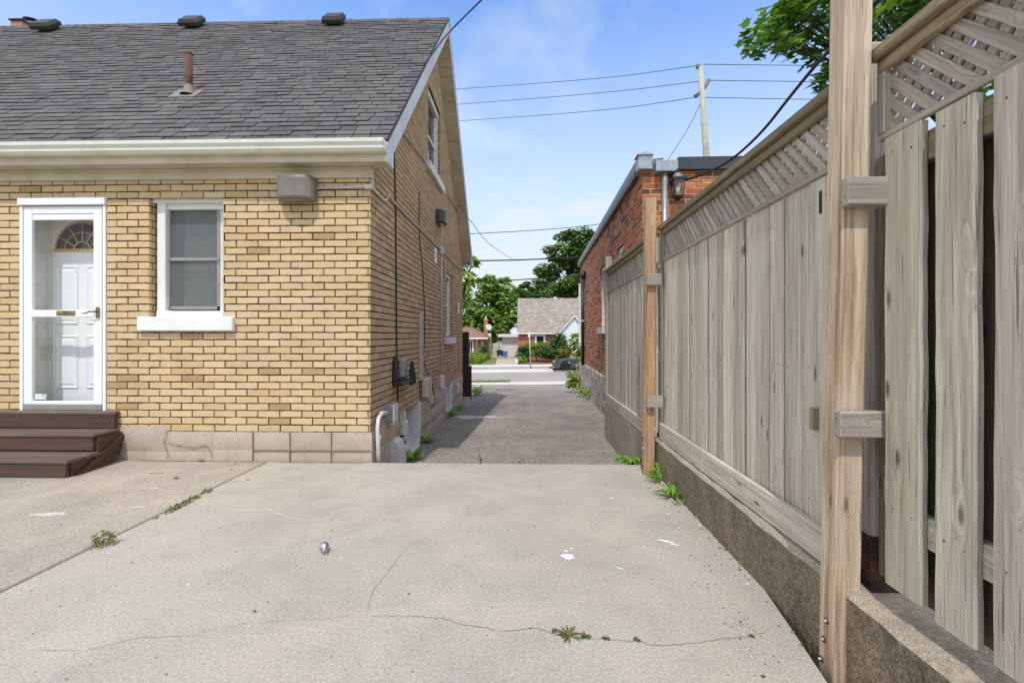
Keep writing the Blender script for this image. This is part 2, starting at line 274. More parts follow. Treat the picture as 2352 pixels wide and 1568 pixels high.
# ------------------------------------------------------------------ mesh building
class MB:
    def __init__(s): s.v = []; s.f = []; s.c = []; s.g = []; s.mi = []; s.sm = []
    def add(s, vs, fs, col=None, gc=None, mi=0, sm=False):
        o = len(s.v); s.v += [tuple(v) for v in vs]
        s.g += [tuple(v) for v in (gc if gc else vs)]
        if col is None: col = (R(), R(), R())
        for f in fs: s.f.append(tuple(i + o for i in f)); s.c.append(col); s.mi.append(mi); s.sm.append(sm)
        return s
    def box(s, x0, x1, y0, y1, z0, z1, col=None, long=None, mi=0, Mx=None, bev=0):
        x0, x1 = sorted((x0, x1)); y0, y1 = sorted((y0, y1)); z0, z1 = sorted((z0, z1))
        if bev:
            b = min(bev, (x1 - x0) * .45, (y1 - y0) * .45, (z1 - z0) * .45); vs = []; idx = {}
            for i, X in enumerate((x0, x1)):
                for j, Y in enumerate((y0, y1)):
                    for k, Z in enumerate((z0, z1)):
                        dx, dy, dz = (b, -b)[i], (b, -b)[j], (b, -b)[k]
                        idx[i, j, k] = len(vs); vs += [(X, Y + dy, Z + dz), (X + dx, Y, Z + dz), (X + dx, Y + dy, Z)]
            fs = []
            q = lambda a, l: [idx[t] + a for t in l]
            fs += [q(0, [(0, 0, 0), (0, 0, 1), (0, 1, 1), (0, 1, 0)]), q(0, [(1, 0, 0), (1, 1, 0), (1, 1, 1), (1, 0, 1)]),
                   q(1, [(0, 0, 0), (1, 0, 0), (1, 0, 1), (0, 0, 1)]), q(1, [(0, 1, 0), (0, 1, 1), (1, 1, 1), (1, 1, 0)]),
                   q(2, [(0, 0, 0), (0, 1, 0), (1, 1, 0), (1, 0, 0)]), q(2, [(0, 0, 1), (1, 0, 1), (1, 1, 1), (0, 1, 1)])]
            for a in (0, 1):
                for c in (0, 1):
                    e = [(idx[0, a, c], idx[1, a, c], 1, 2), (idx[a, 0, c], idx[a, 1, c], 0, 2), (idx[a, c, 0], idx[a, c, 1], 0, 1)]
                    for p, r, m, n in e: fs.append([p + m, r + m, r + n, p + n])
            for t in idx.values(): fs.append([t, t + 1, t + 2])
        else:
            vs = [(x, y, z) for x in (x0, x1) for y in (y0, y1) for z in (z0, z1)]
            fs = [(0, 1, 3, 2), (4, 6, 7, 5), (0, 4, 5, 1), (2, 3, 7, 6), (0, 2, 6, 4), (1, 5, 7, 3)]
        d = (x1 - x0, y1 - y0, z1 - z0); L = long if long is not None else d.index(max(d))
        o = (U(0, 60), U(0, 60), U(0, 60)); oth = [a for a in (0, 1, 2) if a != L]
        gc = [(v[L] + o[0], v[oth[0]] + v[oth[1]] + o[1], v[oth[0]] - v[oth[1]] + o[2]) for v in vs]
        if Mx is not None: vs = [tuple(Mx @ Vector(v)) for v in vs]
        return s.add(vs, fs, col, gc, mi)
    def prism(s, poly, fn, w0, w1, col=None, mi=0, long=None):
        n = len(poly); vs = [fn(u, v, w0) for u, v in poly] + [fn(u, v, w1) for u, v in poly]
        fs = [tuple(range(n))[::-1], tuple(range(n, 2 * n))] + [(i, (i + 1) % n, n + (i + 1) % n, n + i) for i in range(n)]
        gc = None
        if long is not None:
            o = (U(0, 60), U(0, 60), U(0, 60)); du, dv = long
            gc = [(u * du + v * dv + o[0], -u * dv + v * du + o[1], w + o[2]) for w in (w0, w1) for u, v in poly]
        return s.add(vs, fs, col, gc, mi)
    def tube(s, pts, r, n=8, col=None, mi=0, cap=True, sm=True):
        pts = [Vector(p) for p in pts]; rs = r if isinstance(r, (list, tuple)) else [r] * len(pts); vs = []; fs = []
        t0 = (pts[1] - pts[0]).normalized(); up = Vector((0, 0, 1)) if abs(t0.z) < .9 else Vector((1, 0, 0)); a = t0.cross(up).normalized()
        for i, p in enumerate(pts):
            t = (pts[min(i + 1, len(pts) - 1)] - pts[max(i - 1, 0)]).normalized()
            a = (a - t * a.dot(t)).normalized(); b = t.cross(a)
            for k in range(n):
                th = 2 * math.pi * k / n; vs.append(p + (a * math.cos(th) + b * math.sin(th)) * rs[i])
        for i in range(len(pts) - 1):
            for k in range(n): fs.append((i * n + k, i * n + (k + 1) % n, (i + 1) * n + (k + 1) % n, (i + 1) * n + k))
        if cap: fs += [tuple(range(n))[::-1], tuple(range(len(vs) - n, len(vs)))]
        return s.add(vs, fs, col, None, mi, sm)
    def lathe(s, prof, base, axis=(0, 0, 1), n=20, col=None, mi=0):
        ax = Vector(axis).normalized(); up = Vector((0, 0, 1)) if abs(ax.z) < .9 else Vector((1, 0, 0)); a = ax.cross(up).normalized(); b = ax.cross(a); base = Vector(base)
        vs = []; fs = []
        for r, h in prof:
            for k in range(n):
                th = 2 * math.pi * k / n; vs.append(base + ax * h + (a * math.cos(th) + b * math.sin(th)) * r)
        for i in range(len(prof) - 1):
            for k in range(n): fs.append((i * n + k, i * n + (k + 1) % n, (i + 1) * n + (k + 1) % n, (i + 1) * n + k))
        return s.add(vs, fs, col, None, mi, True)
    def build(s, name, mat, parent=None, **props):
        me = bpy.data.meshes.new(name); org = Vector((0, 0, 0))
        if parent is None and s.v:
            xs, ys, zs = zip(*s.v); org = Vector(((min(xs) + max(xs)) / 2, (min(ys) + max(ys)) / 2, min(zs)))
        me.from_pydata([(v[0] - org.x, v[1] - org.y, v[2] - org.z) for v in s.v], [], s.f)
        ca = me.color_attributes.new('var', 'FLOAT_COLOR', 'CORNER'); buf = []
        for f, c in zip(s.f, s.c): buf += [c[0], c[1], c[2], 1.0] * len(f)
        ca.data.foreach_set('color', buf)
        ga = me.attributes.new('gc', 'FLOAT_VECTOR', 'POINT'); ga.data.foreach_set('vector', [c for g in s.g for c in g])
        me.polygons.foreach_set('material_index', s.mi); me.polygons.foreach_set('use_smooth', s.sm)
        for m in (mat if isinstance(mat, (list, tuple)) else [mat]): me.materials.append(M[m] if isinstance(m, str) else m)
        me.update(); o = bpy.data.objects.new(name, me); S.collection.objects.link(o)
        if parent is not None: setpar(o, parent)
        else: o.location = org
        for k, v in props.items(): o[k] = v
        return o
def wloc(o):
    p = Vector(o.location)
    while o.parent: o = o.parent; p += Vector(o.location)
    return p
def setpar(o, p): o.parent = p; o.location = -wloc(p)
def thing(name, label, cat, loc, group=None):
    o = bpy.data.objects.new(name, None); S.collection.objects.link(o); o.location = loc; o.empty_display_size = .2
    o['label'] = label; o['category'] = cat
    if group: o['group'] = group
    return o
def dup(root, delta, **props):
    def cp(o, par):
        c = o.copy(); S.collection.objects.link(c)
        if par is not None: c.parent = par
        for ch in list(o.children):
            if ch is not c: cp(ch, c)
        return c
    r = cp(root, None); r.location = Vector(root.location) + Vector(delta)
    for k, v in props.items(): r[k] = v
    return r
def clip(poly, a, b, c):      # keep a*u+b*v<=c
    out = []
    for i in range(len(poly)):
        p, q = poly[i], poly[(i + 1) % len(poly)]; dp = a * p[0] + b * p[1] - c; dq = a * q[0] + b * q[1] - c
        if dp <= 0: out.append(p)
        if dp * dq < 0: t = dp / (dp - dq); out.append((p[0] + (q[0] - p[0]) * t, p[1] + (q[1] - p[1]) * t))
    return out
def area(p): return abs(sum(p[i][0] * p[(i + 1) % len(p)][1] - p[(i + 1) % len(p)][0] * p[i][1] for i in range(len(p)))) / 2
def brick_wall(mb, fn, u0, u1, z0, z1, holes=(), half=(), colf=None, bl=.203, bh=.057, m=.0112, dep=.017, jit=.002, start=0, sub=3, z_top_short=False, hw=None):
    """courses of separate bricks on a wall; fn(u, z, w): w outwards, 0 = brick face"""
    n = int(math.ceil((z1 - z0) / (bh + m)))
    for j in range(n):
        za = z0 + j * (bh + m); zb = min(za + bh, z1)
        if zb - za < .01: continue
        iv = [(u0, u1)]
        for (a, b, c, d) in holes:
            if min(zb, d) - max(za, c) > .5 * (zb - za):
                ni = []
                for p, q in iv:
                    if b <= p or a >= q: ni.append((p, q)); continue
                    if a > p: ni.append((p, a))
                    if b < q: ni.append((b, q))
                iv = ni
        off = (bl + m) * (.5 if (j + start) % 2 else 0) + U(-.004, .004)
        k = int(math.floor((u0 - off) / (bl + m))) - 1
        while off + k * (bl + m) < u1:
            ua = off + k * (bl + m); ub = ua + bl; k += 1
            for p, q in iv:
                x, y = max(ua, p), min(ub, q)
                if y - x < .015: continue
                poly = [(x, za), (y, za), (y, zb), (x, zb)]
                for h in half: poly = clip(poly, *h)
                if len(poly) < 3 or area(poly) < 2e-4: continue
                face = []
                for i in range(len(poly)):
                    a_, b_ = poly[i], poly[(i + 1) % len(poly)]
                    L = math.hypot(b_[0] - a_[0], b_[1] - a_[1]); ns = sub if L > .1 else 1
                    for t in range(ns): face.append((a_[0] + (b_[0] - a_[0]) * t / ns, a_[1] + (b_[1] - a_[1]) * t / ns))
                cx = sum(f[0] for f in face) / len(face); cz = sum(f[1] for f in face) / len(face)
                jx = [(f[0] + U(-jit, jit), f[1] + U(-jit, jit) * 1.3) for f in face]
                inn = [(f[0] - math.copysign(.003, f[0] - cx), f[1] - math.copysign(.003, f[1] - cz)) for f in jx]
                w = U(-.0015, .0015); nn = len(face)
                vs = [fn(a, b, -dep) for a, b in jx] + [fn(a, b, -.003 + w) for a, b in jx] + [fn(a, b, w) for a, b in inn]
                fs = [tuple(range(2 * nn, 3 * nn))]
                for i in range(nn):
                    i2 = (i + 1) % nn; fs += [(i, i2, nn + i2, nn + i), (nn + i, nn + i2, 2 * nn + i2, 2 * nn + i)]
                mb.add(vs, fs, colf(x, za))
def flat(mb, fn, poly, w, holes=None, mi=0, col=None):
    mb.add([fn(u, v, w) for u, v in poly], [tuple(range(len(poly)))], col, None, mi)
def wallsheet(mb, fn, u0, u1, z0, z1, holes, w, mi=1, half=()):
    us = sorted({u0, u1, *[h[0] for h in holes], *[h[1] for h in holes]}); zs = sorted({z0, z1, *[h[2] for h in holes], *[h[3] for h in holes]})
    us = [u for u in us if u0 <= u <= u1]; zs = [z for z in zs if z0 <= z <= z1]
    for a, b in zip(us, us[1:]):
        for c, d in zip(zs, zs[1:]):
            if any(h[0] <= a and h[1] >= b and h[2] <= c and h[3] >= d for h in holes): continue
            p = [(a, c), (b, c), (b, d), (a, d)]
            for h in half: p = clip(p, *h)
            if len(p) >= 3: flat(mb, fn, p, w, mi=mi)
# ------------------------------------------------------------------ ground
def sheet(name, rows, xs, mat, zoff=0, **props):
    """rows: list of (y, z) ; a strip of terrain"""
    mb = MB(); n = len(xs)
    vs = [(x, y + sl_ * x, z + zoff) for (y, z, sl_) in rows for x in xs]
    fs = [(j * n + i, j * n + i + 1, (j + 1) * n + i + 1, (j + 1) * n + i) for j in range(len(rows) - 1) for i in range(n - 1)]
    mb.add(vs, fs); return mb.build(name, mat, kind='structure', label=props.pop('label', name), **props)
XS = [-260, -60, -20, -8, -3, 0, 3, 8, 20, 60, 260]
SL = .2
def gz(y):
    pts = [(-60, -.06), (4.2, -.06), (4.6, -.36), (12, -.36), (15, -.55), (26, -1.53), (44, -1.50), (56, -1.31), (80, -1.0), (900, -1.0)]
    for (a, b), (c, d) in zip(pts, pts[1:]):
        if a <= y <= c: return b + (d - b) * (y - a) / (c - a)
    return -1
sheet('ground', [(y, gz(y), SL if 25 < y < 50 else 0) for y in (-60, 4.2, 4.6, 8, 12, 15, 20, 26, 30, 44, 56, 80, 900)], XS, 'lawn', label='grassy ground around the houses')
def slab(name, x0, x1, y0, y1, z0, z1, mat, label):
    mb = MB(); mb.box(x0, x1, y0, y1, z0, z1, bev=.008); return mb.build(name, mat, kind='structure', label=label)
mb = MB(); mb.prism([(-2.462, -4), (.80, -4), (.95, .8), (1.0, 1.3), (1.036, 1.62), (1.085, 1.95), (1.134, 2.32), (1.15, 2.6), (1.15, 4.5), (-2.462, 4.5)], lambda u, v, w: (u, v, w), -.3, 0)
SLAB = mb.build('concrete_slab', 'slab', kind='structure', label='smooth grey concrete slab between house and fence')
slab('wall_gutter', .6, 1.16, -4, 2.7, -.3, -.06, 'retain_top', 'dirty sunken strip between the slab and the retaining wall')
LSLAB = slab('concrete_path', -9, -2.482, -4, 4.60, -.3, .002, 'slab_rough', 'rougher older concrete pad in front of the brown steps')
slab('slab_joint', -2.485, -2.45, -4, 4.49, -.29, -.009, 'joint', 'dirt filled joint between two concrete slabs')
mb = MB(); ys = [4.49, 4.9, 5.5, 8, 11, 12.5, 15, 18, 22, 26.3]
zs = [-.02, -.20, -.30, -.30, -.31, -.36, -.52, -.80, -1.14, -1.49]
for a in range(len(ys) - 1):
    def e(y): return -1.62, 1.75 + max(0, y - 15) * .05
    (l0, r0), (l1, r1) = e(ys[a]), e(ys[a + 1])
    k0 = max(0, ys[a] - 13) * .12; k1 = max(0, ys[a + 1] - 13) * .12
    mb.add([(l0 - k0, ys[a], zs[a]), (r0, ys[a], zs[a]), (r1, ys[a + 1], zs[a + 1]), (l1 - k1, ys[a + 1], zs[a + 1])], [(0, 1, 2, 3)])
DRV = mb.build('driveway', 'asphalt', kind='structure', label='worn asphalt driveway running down to the street')
sheet('pavement', [(26.0, -1.478, SL), (27.7, -1.478, SL)], XS, 'walk', label='near pale pavement along the street')
sheet('street', [(27.9, -1.52, SL), (35.0, -1.52, SL)], XS, 'road', .012, label='grey asphalt street')
sheet('far_kerb', [(35.0, -1.40, SL), (35.25, -1.40, SL)], [3.2, 8, 20, 60, 260], 'walk', label='far kerb')
mb = MB(); mb.box(2.2, 60, 35.4, 36.4, -1.6, -1.42, Mx=Matrix.Translation((0, 0, 0)) @ Matrix(((1, 0, 0, 0), (SL, 1, 0, -.4), (0, 0, 1, 0), (0, 0, 0, 1))))
mb.build('parking_pad', 'asphalt', kind='structure', label='brownish gravel boulevard beside the car')
sheet('far_apron', [(35.0, -1.49, SL), (38.0, -1.46, SL)], [-40, -12, -4.2, 2.1], 'walk', label='pale driveway apron across the street')
sheet('far_pavement', [(40.0, -1.43, SL), (43.2, -1.42, SL)], XS, 'walk', .01, label='far pale pavement')
sheet('mid_strip', [(38.0, -1.455, SL), (40.0, -1.44, SL)], [-40, -12, 1.9], 'road', label='asphalt strip before the far pavement')
mb = MB(); P = [onZ(1137, 838, -1.40), onZ(1190, 836, -1.40), onY(1189, 819, 56.2), onY(1143, 819, 56.2)]
P = [Vector((p.x, p.y, gz(p.y) + .03)) for p in P]; mb.add(P, [(0, 1, 2, 3)]); mb.build('garage_driveway', 'tan', kind='structure', label='tan driveway leading to the garage across the street')
# marks on the slab
def d8(x, y): return (x / 1.809 * .9408, (1050 + y / 1.809) * .9408)
def d9(x, y): return ((1250 + x / 2.541) * .9408, (1050 + y / 2.541) * .9408)
def ribbon(mb, pts, w, z, jit=.004, steps=7, taper=True):
    P = []
    for a, b in zip(pts, pts[1:]):
        for k in range(steps): P.append(a.lerp(b, k / steps) + Vector((U(-jit, jit), U(-jit, jit), 0)))
    P.append(pts[-1]); vs = []
    for i, p in enumerate(P):
        t = (P[min(i + 1, len(P) - 1)] - P[max(i - 1, 0)]); t = Vector((t.x, t.y, 0)).normalized(); nrm = Vector((-t.y, t.x, 0))
        ww = w * U(.4, 1.3) * (min(1, (i + .4) / 4, (len(P) - i - .4) / 4) if taper else 1)
        vs += [(p.x + nrm.x * ww / 2, p.y + nrm.y * ww / 2, z), (p.x - nrm.x * ww / 2, p.y - nrm.y * ww / 2, z)]
    mb.add(vs, [(2 * i, 2 * i + 1, 2 * i + 3, 2 * i + 2) for i in range(len(P) - 1)])
def gp(c): return onZ(*c, 0)
def rb(name, mat, pts, w, parent, z=.0012, jit=.004, steps=7):
    mb = MB(); ribbon(mb, [gp(p) for p in pts], w, z, jit, steps); return mb.build(name, mat, parent)
rb('crack', 'crack', [d8(*p) for p in ((1790, 525), (1760, 560), (1720, 620), (1660, 690), (1640, 740), (1620, 800))], .003, SLAB)
rb('crack', 'crack', [d8(*p) for p in ((1620, 820), (1750, 820), (1850, 822), (1960, 832), (2060, 860), (2140, 868), (2210, 890), (2340, 875))] + [d9(*p) for p in ((120, 1225), (180, 1232), (300, 1270), (460, 1290), (780, 1305), (900, 1335), (1100, 1325), (1350, 1285), (1480, 1275), (1600, 1240))], .0042, SLAB, jit=.006)
rb('crack', 'crack', [d8(*p) for p in ((130, 970), (380, 972), (620, 915), (870, 905), (920, 880))], .002, SLAB)
rb('crack', 'crack', [d8(*p) for p in ((920, 880), (1100, 850), (1350, 838), (1620, 812))], .0012, SLAB)
rb('wall_dirt', 'joint', [d9(*p) for p in ((1060, 445), (1150, 540), (1250, 640), (1400, 780), (1560, 965))], .022, SLAB, .0013, .008, 14)
mb = MB(); ribbon(mb, [Vector((x, 4.487 + U(-.004, .004), 0)) for x in (-2.4, -2.1, -1.8, -1.5)], .012, .0014, .005, 8); mb.build('wall_dirt', 'joint', SLAB)
mb = MB(); ribbon(mb, [Vector((x, 4.50, 0)) for x in (-3.9, -3.5, -3.1, -2.8, -2.5)], .02, .0034, .008, 10); mb.build('wall_dirt', 'joint', LSLAB)
rb('thread', 'chalk', [d8(*p) for p in ((970, 350), (1090, 355), (1180, 348), (1260, 380), (1340, 395), (1440, 395), (1500, 350), (1600, 340), (1700, 300))], .0028, SLAB, .002, .001)
rb('thread', 'chalk', [d8(*p) for p in ((1515, 205), (1560, 198), (1650, 215), (1730, 231), (1770, 242))], .003, SLAB, .002, .001)
rb('thread', 'chalk', [d8(*p) for p in ((1515, 205), (1545, 222), (1600, 220), (1650, 215))], .003, SLAB, .002, .001)
def splat(name, mat, c, rx, ry, n, z, parent, rot=0, spiky=.4):
    mb = MB(); p = gp(c) if isinstance(c, tuple) else c; vs = [(p.x, p.y, z)]; fs = []
    for i in range(n):
        a = 2 * math.pi * i / n; k = 1 + U(-spiky, spiky); x, y = rx * k * math.cos(a), ry * k * math.sin(a)
        vs.append((p.x + x * math.cos(rot) - y * math.sin(rot), p.y + x * math.sin(rot) + y * math.cos(rot), z))
    for i in range(n): fs.append((0, 1 + i, 1 + (i + 1) % n))
    mb.add(vs, fs); return mb.build(name, mat, parent)
splat('paint_splash', 'chalk', d9(348, 785), .036, .03, 26, .002, SLAB, -.6, .35)
splat('paint_splash', 'chalk', d9(335, 748), .012, .01, 12, .002, SLAB)
splat('paint_splash', 'chalk', d9(366, 735), .01, .009, 10, .002, SLAB)
splat('paint_splash', 'chalk', d9(960, 690), .045, .011, 16, .002, SLAB, -.5)
splat('paint_splash', 'chalk', d9(1012, 710), .026, .01, 14, .002, SLAB, -.3)
splat('paint_splash', 'chalk', d9(665, 855), .024, .004, 9, .002, SLAB, -.6)
splat('paint_splash', 'chalk', d9(615, 421), .02, .008, 9, .002, SLAB)
for c, a, b in (((215, 372), .1, .03), ((610, 340), .05, .014), ((677, 257), .03, .012), ((640, 253), .03, .01), ((1425, 0), .0, .0)):
    if a: splat('paint_splash', 'dust', d8(*c), a, b, 22, .0032, LSLAB, .1, .5)
for i in range(190):          # grit, crumbs and chips lying about
    pass
mb = MB()
for i in range(900):
    x, y = U(-2.4, 1.1), U(1.2, 4.45); s_ = U(.002, .006) * (1 if R() < .93 else 1.7); sh = R()
    if R() < .45: x = 1.12 - abs(U(-.35, .35)) * R() if y > 2.4 else U(.8, .95)
    col = lin(90, 80, 68) if sh < .5 else lin(196, 190, 180)
    a = U(0, 6.28); pts = [(x + s_ * U(.6, 1.4) * math.cos(a + k * 2.1), y + s_ * math.sin(a + k * 2.1)) for k in range(3)]
    mb.add([(px, py, .0006) for px, py in pts] + [(x, y, s_ * .8)], [(0, 1, 3), (1, 2, 3), (2, 0, 3)], col)
for i in range(260):
    x, y = U(-6, -2.5), U(1.2, 4.4); s_ = U(.002, .006)
    col = lin(90, 80, 68) if R() < .6 else lin(200, 190, 180); a = U(0, 6.28)
    mb.add([(x + s_ * math.cos(a + k * 2.1), y + s_ * math.sin(a + k * 2.1), .0026) for k in range(3)] + [(x, y, .002 + s_ * .8)], [(0, 1, 3), (1, 2, 3), (2, 0, 3)], col)
mb.build('grit', 'varpaint', kind='stuff', label='fine grit and crumbs scattered over the concrete')
mb = MB()
for i in range(420):
    x, y = U(-1.4, 1.3), U(5, 13) ; s_ = U(.004, .012); a = U(0, 6.28); z = -.30
    if R() < .5: x = -1.46 + abs(U(-.3, .3)) if R() < .6 else 1.25 - abs(U(0, .3))
    col = lin(150, 140, 126) if R() < .6 else lin(80, 72, 62)
    mb.add([(x + s_ * math.cos(a + k * 2.1), y + s_ * math.sin(a + k * 2.1), z) for k in range(3)] + [(x, y, z + s_)], [(0, 1, 3), (1, 2, 3), (2, 0, 3)], col)
mb.build('gravel', 'varpaint', kind='stuff', label='loose gravel on the asphalt driveway')
splat('paint_splash', 'dust', onZ(1090, 958, -.30), .55, .16, 30, -.297, DRV, .0, .5)
splat('paint_splash', 'dust', onZ(1127, 957, -.30), .14, .1, 20, -.295, DRV, .0, .5)
# ------------------------------------------------------------------ the yellow brick house
XG, YB, YF, XL = -1.485, 4.53, 11.2, -9.0
YBRICK = [lin(206, 179, 136), lin(203, 175, 131), lin(209, 183, 141), lin(205, 179, 138), lin(198, 169, 126), lin(206, 181, 142)]
def yb(u, z):
    c = random.choice(YBRICK); k = U(.95, 1.04)
    if R() < .03: c = lin(176, 146, 106)
    if -3 < u < -1.9 and .9 < z < 1.9 and R() < .3: c = lin(206, 178, 144)
    return tuple(v * k for v in c)
SBRICK = [lin(188, 160, 126), lin(184, 156, 120), lin(180, 152, 122), lin(190, 164, 130)]  # house brick toned darker here, gable shade put into the palette
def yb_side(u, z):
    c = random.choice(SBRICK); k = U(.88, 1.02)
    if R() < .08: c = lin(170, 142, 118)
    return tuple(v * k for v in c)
house = thing('brick_house', 'yellow brick house with grey shingle roof and white door facing the concrete pad', 'house', (-4, YB, 0))
DOOR = (-4.935, -4.065, .47, 2.545); WIN = (-3.645, -2.92, 1.385, 2.555)
fb = lambda u, z, w: (u, YB - w, z)
fg = lambda y, z, w: (XG + w, y, z)
mb = MB()
brick_wall(mb, fb, XL, XG + .001, .285, 2.79, [DOOR, WIN], (), yb, start=0)
wallsheet(mb, fb, XL, XG - .014, .27, 2.83, [DOOR, WIN], -.016)
# reveal bricks round the window and the door
for (h, dd) in ((WIN, .11), (DOOR, .04)):
    for side, X in ((1, h[0]), (-1, h[1])):
        fr = lambda u, z, w, X=X, side=side: (X + side * w * .5, YB + .004 + u, z)
        brick_wall(mb, fr, 0, dd, .285, h[3] + .0, [(-1, 1, -1, h[2])], (), yb, bl=.09)
        mb.add([(X - side * .006, YB + .01, h[2]), (X - side * .006, YB + dd + .02, h[2]), (X - side * .006, YB + dd + .02, h[3]), (X - side * .006, YB + .01, h[3])], [(0, 1, 2, 3)], mi=1)
wall = mb.build('wall', ['brick', 'mortar'], house, label='sunlit back wall of yellow brick')
# gable wall
RY0, RYM, RY1, RZE, RZR, RX = 4.36, 7.85, 11.38, 3.0, 6.42, -1.265
sl1 = (RZR - RZE) / (RYM - RY0); sl2 = (RZR - RZE) / (RY1 - RYM)
half = [(-sl1, 1, RZE - sl1 * RY0 - .16), (sl2, 1, RZE + sl2 * RY1 - .16)]
UW = (7.25, 8.30, 3.84, 5.05); LW = (8.85, 9.65, 1.18, 2.42)
GH = [UW, LW]
mb = MB()
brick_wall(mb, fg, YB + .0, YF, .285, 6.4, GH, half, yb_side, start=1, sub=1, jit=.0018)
wallsheet(mb, fg, YB + .014, YF, .27, 6.4, GH, -.016, half=half)
for h in GH:
    for Y, s_ in ((h[0], 1), (h[1], -1)):
        fr = lambda u, z, w, Y=Y, s_=s_: (XG - .004 - u, Y + s_ * w * .5, z)
        brick_wall(mb, fr, 0, .1, h[2], h[3], (), (), yb_side, bl=.09)
        mb.add([(XG - .01, Y - s_ * .006, h[2]), (XG - .12, Y - s_ * .006, h[2]), (XG - .12, Y - s_ * .006, h[3]), (XG - .01, Y - s_ * .006, h[3])], [(0, 1, 2, 3)], mi=1)
gw = mb.build('gable_wall', ['brick', 'mortar_shaded'], house, label='shaded gable wall of yellow brick with cables')
mb = MB(); mb.box(XL, XG - .24, YB + .6, YF - .02, -.4, 2.75); mb.build('core', 'black', house)
mb = MB(); mb.prism([(YB + .3, 2.7), (YF - .3, 2.7), (RYM, 5.9)], lambda u, v, w: (w, u, v), XL, XG - .24); mb.build('attic_core', 'black', house)
# foundation: parged blocks
mb = MB()
def block(fn, u0, u1, z0, z1, w=.012, mi=0):
    n = 5; vs = []; fs = []; nu = max(2, int((u1 - u0) / .06)); nz = max(2, int((z1 - z0) / .06))
    for j in range(nz + 1):
        for i in range(nu + 1):
            e = i in (0, nu) or j in (0, nz); vs.append(fn(u0 + (u1 - u0) * i / nu, z0 + (z1 - z0) * j / nz, (0 if e else w * U(.55, 1.25))))
    for j in range(nz):
        for i in range(nu): k = j * (nu + 1) + i; fs.append((k, k + 1, k + nu + 2, k + nu + 1))
    mb.add(vs, fs, sm=True, mi=mi)
us = [-9, -8.3, -7.6, -6.9, -6.2, -5.5, -4.8, -4.25, -3.47, -3.02, -2.62, -2.26, -1.86, -1.47]
for a, b in zip(us, us[1:]):
    ztop = .335 if b <= -3.4 else .28
    zm = .11 if b > -2.7 else .09
    block(fb, a + .001, b - .001, zm + .001, ztop, .014); block(fb, a + .001, b - .001, -.02, zm - .001, .009)
mb.box(XL, -3.46, YB + .002, YB + .1, -.05, .333); mb.box(-3.46, XG + .012, YB + .002, YB + .1, -.05, .278)
BW1 = (5.83, 6.62, -.30, .285); BW2 = (8.85, 9.5, -.28, .28)
segs = [(YB + .01, 5.83, 0), (6.62, 8.85, 0), (9.5, YF, 0)]
for a, b, _ in segs:
    n = max(1, round((b - a) / .62)); d = (b - a) / n
    for i in range(n):
        for z0, z1 in ((-.38, -.17), (-.165, .055), (.06, .283)): block(fg, a + d * i + .003, a + d * (i + 1) - .003, z0, z1, .02)
    mb.box(XG - .1, XG - .001, a, b, -.4, .281)
mb.box(XG - .1, XG + .018, YB + .004, YB + .2, -.35, .0)
mb.build('foundation', 'parge', house, label='beige parged foundation with scored joints')
mb = MB()
ribbon(mb, [Vector((x, y, 0)) for x, y in ((-3.45, .335), (-3.47, .26), (-3.49, .17), (-3.46, .1), (-3.44, .02))], .008, 0, .004, 5)
ribbon(mb, [Vector((x, y, 0)) for x, y in ((-3.47, .175), (-3.37, .15), (-3.2, .13), (-3.08, .15), (-3.03, .11), (-3.02, .02))], .009, 0, .004, 5)
mb.v = [(v[0], YB - .018, v[1]) for v in mb.v]; mb.build('crack', 'crack', house)
for a in us[10:-1]:
    mb = MB(); mb.box(a - .0025, a + .0025, YB - .0155, YB + .01, -.02 if a > -2.7 else .09, .28); mb.build('scored_joint', 'score', house)
mb = MB(); mb.box(-2.62, XG + .01, YB - .0165, YB + .01, .106, .111); mb.build('scored_joint', 'score', house)
# roof
roofo = MB()
SH = [lin(98, 94, 93), lin(91, 87, 86), lin(104, 99, 98), lin(95, 93, 93), lin(88, 83, 82), lin(101, 96, 93), lin(94, 91, 91)]
def roof_plane(mb, fn, L, x0, x1, e, tabw, cols, thick=.011, mi=0, gap=.009):
    n = int(L / e) + 1
    for j in range(n):
        s0 = j * e; x = x0 - U(0, tabw)
        while x < x1:
            w = tabw * U(.75, 1.25); a, b = max(x, x0), min(x + w, x1); x += w
            if b - a < .02: continue
            k = U(.9, 1.1); c = tuple(v * k for v in random.choice(cols)); t = thick * U(.7, 1.5); sj = U(-.004, .004); s1 = min(s0 + e + .02, L)
            sk = 0
            vs = [fn(a + sk, s0 + sj, -.002), fn(b - gap, s0 + sj, -.002), fn(b - gap, s0 + sj, t), fn(a + sk, s0 + sj, t), fn(b - gap, s1, t * .25), fn(a, s1, t * .25)]
            mb.add(vs, [(3, 2, 4, 5), (1, 4, 2), (0, 3, 5)], c, mi=mi); mb.add([vs[0], vs[1], vs[2], vs[3]], [(0, 1, 2, 3)], gray(c, .35), mi=mi)  # butt faces coloured darker as a painted shadow line under each course
    mb.add([fn(x0, 0, -.003), fn(x1, 0, -.003), fn(x1, L, -.003), fn(x0, L, -.003)], [(0, 1, 2, 3)], gray(cols[0], .25), mi=mi)
Lr = math.hypot(RYM - RY0, RZR - RZE); cy, cz_ = (RYM - RY0) / Lr, (RZR - RZE) / Lr
froof = lambda x, s_, w: (x, RY0 + cy * s_ - cz_ * w, RZE + cz_ * s_ + cy * w)
L2 = math.hypot(RY1 - RYM, RZR - RZE); cy2, cz2 = (RY1 - RYM) / L2, (RZR - RZE) / L2
froof2 = lambda x, s_, w: (x, RY1 - cy2 * s_ + cz2 * w, RZE + cz2 * s_ + cy2 * w)
roof_plane(roofo, froof, Lr, XL, RX, .112, .2, SH)
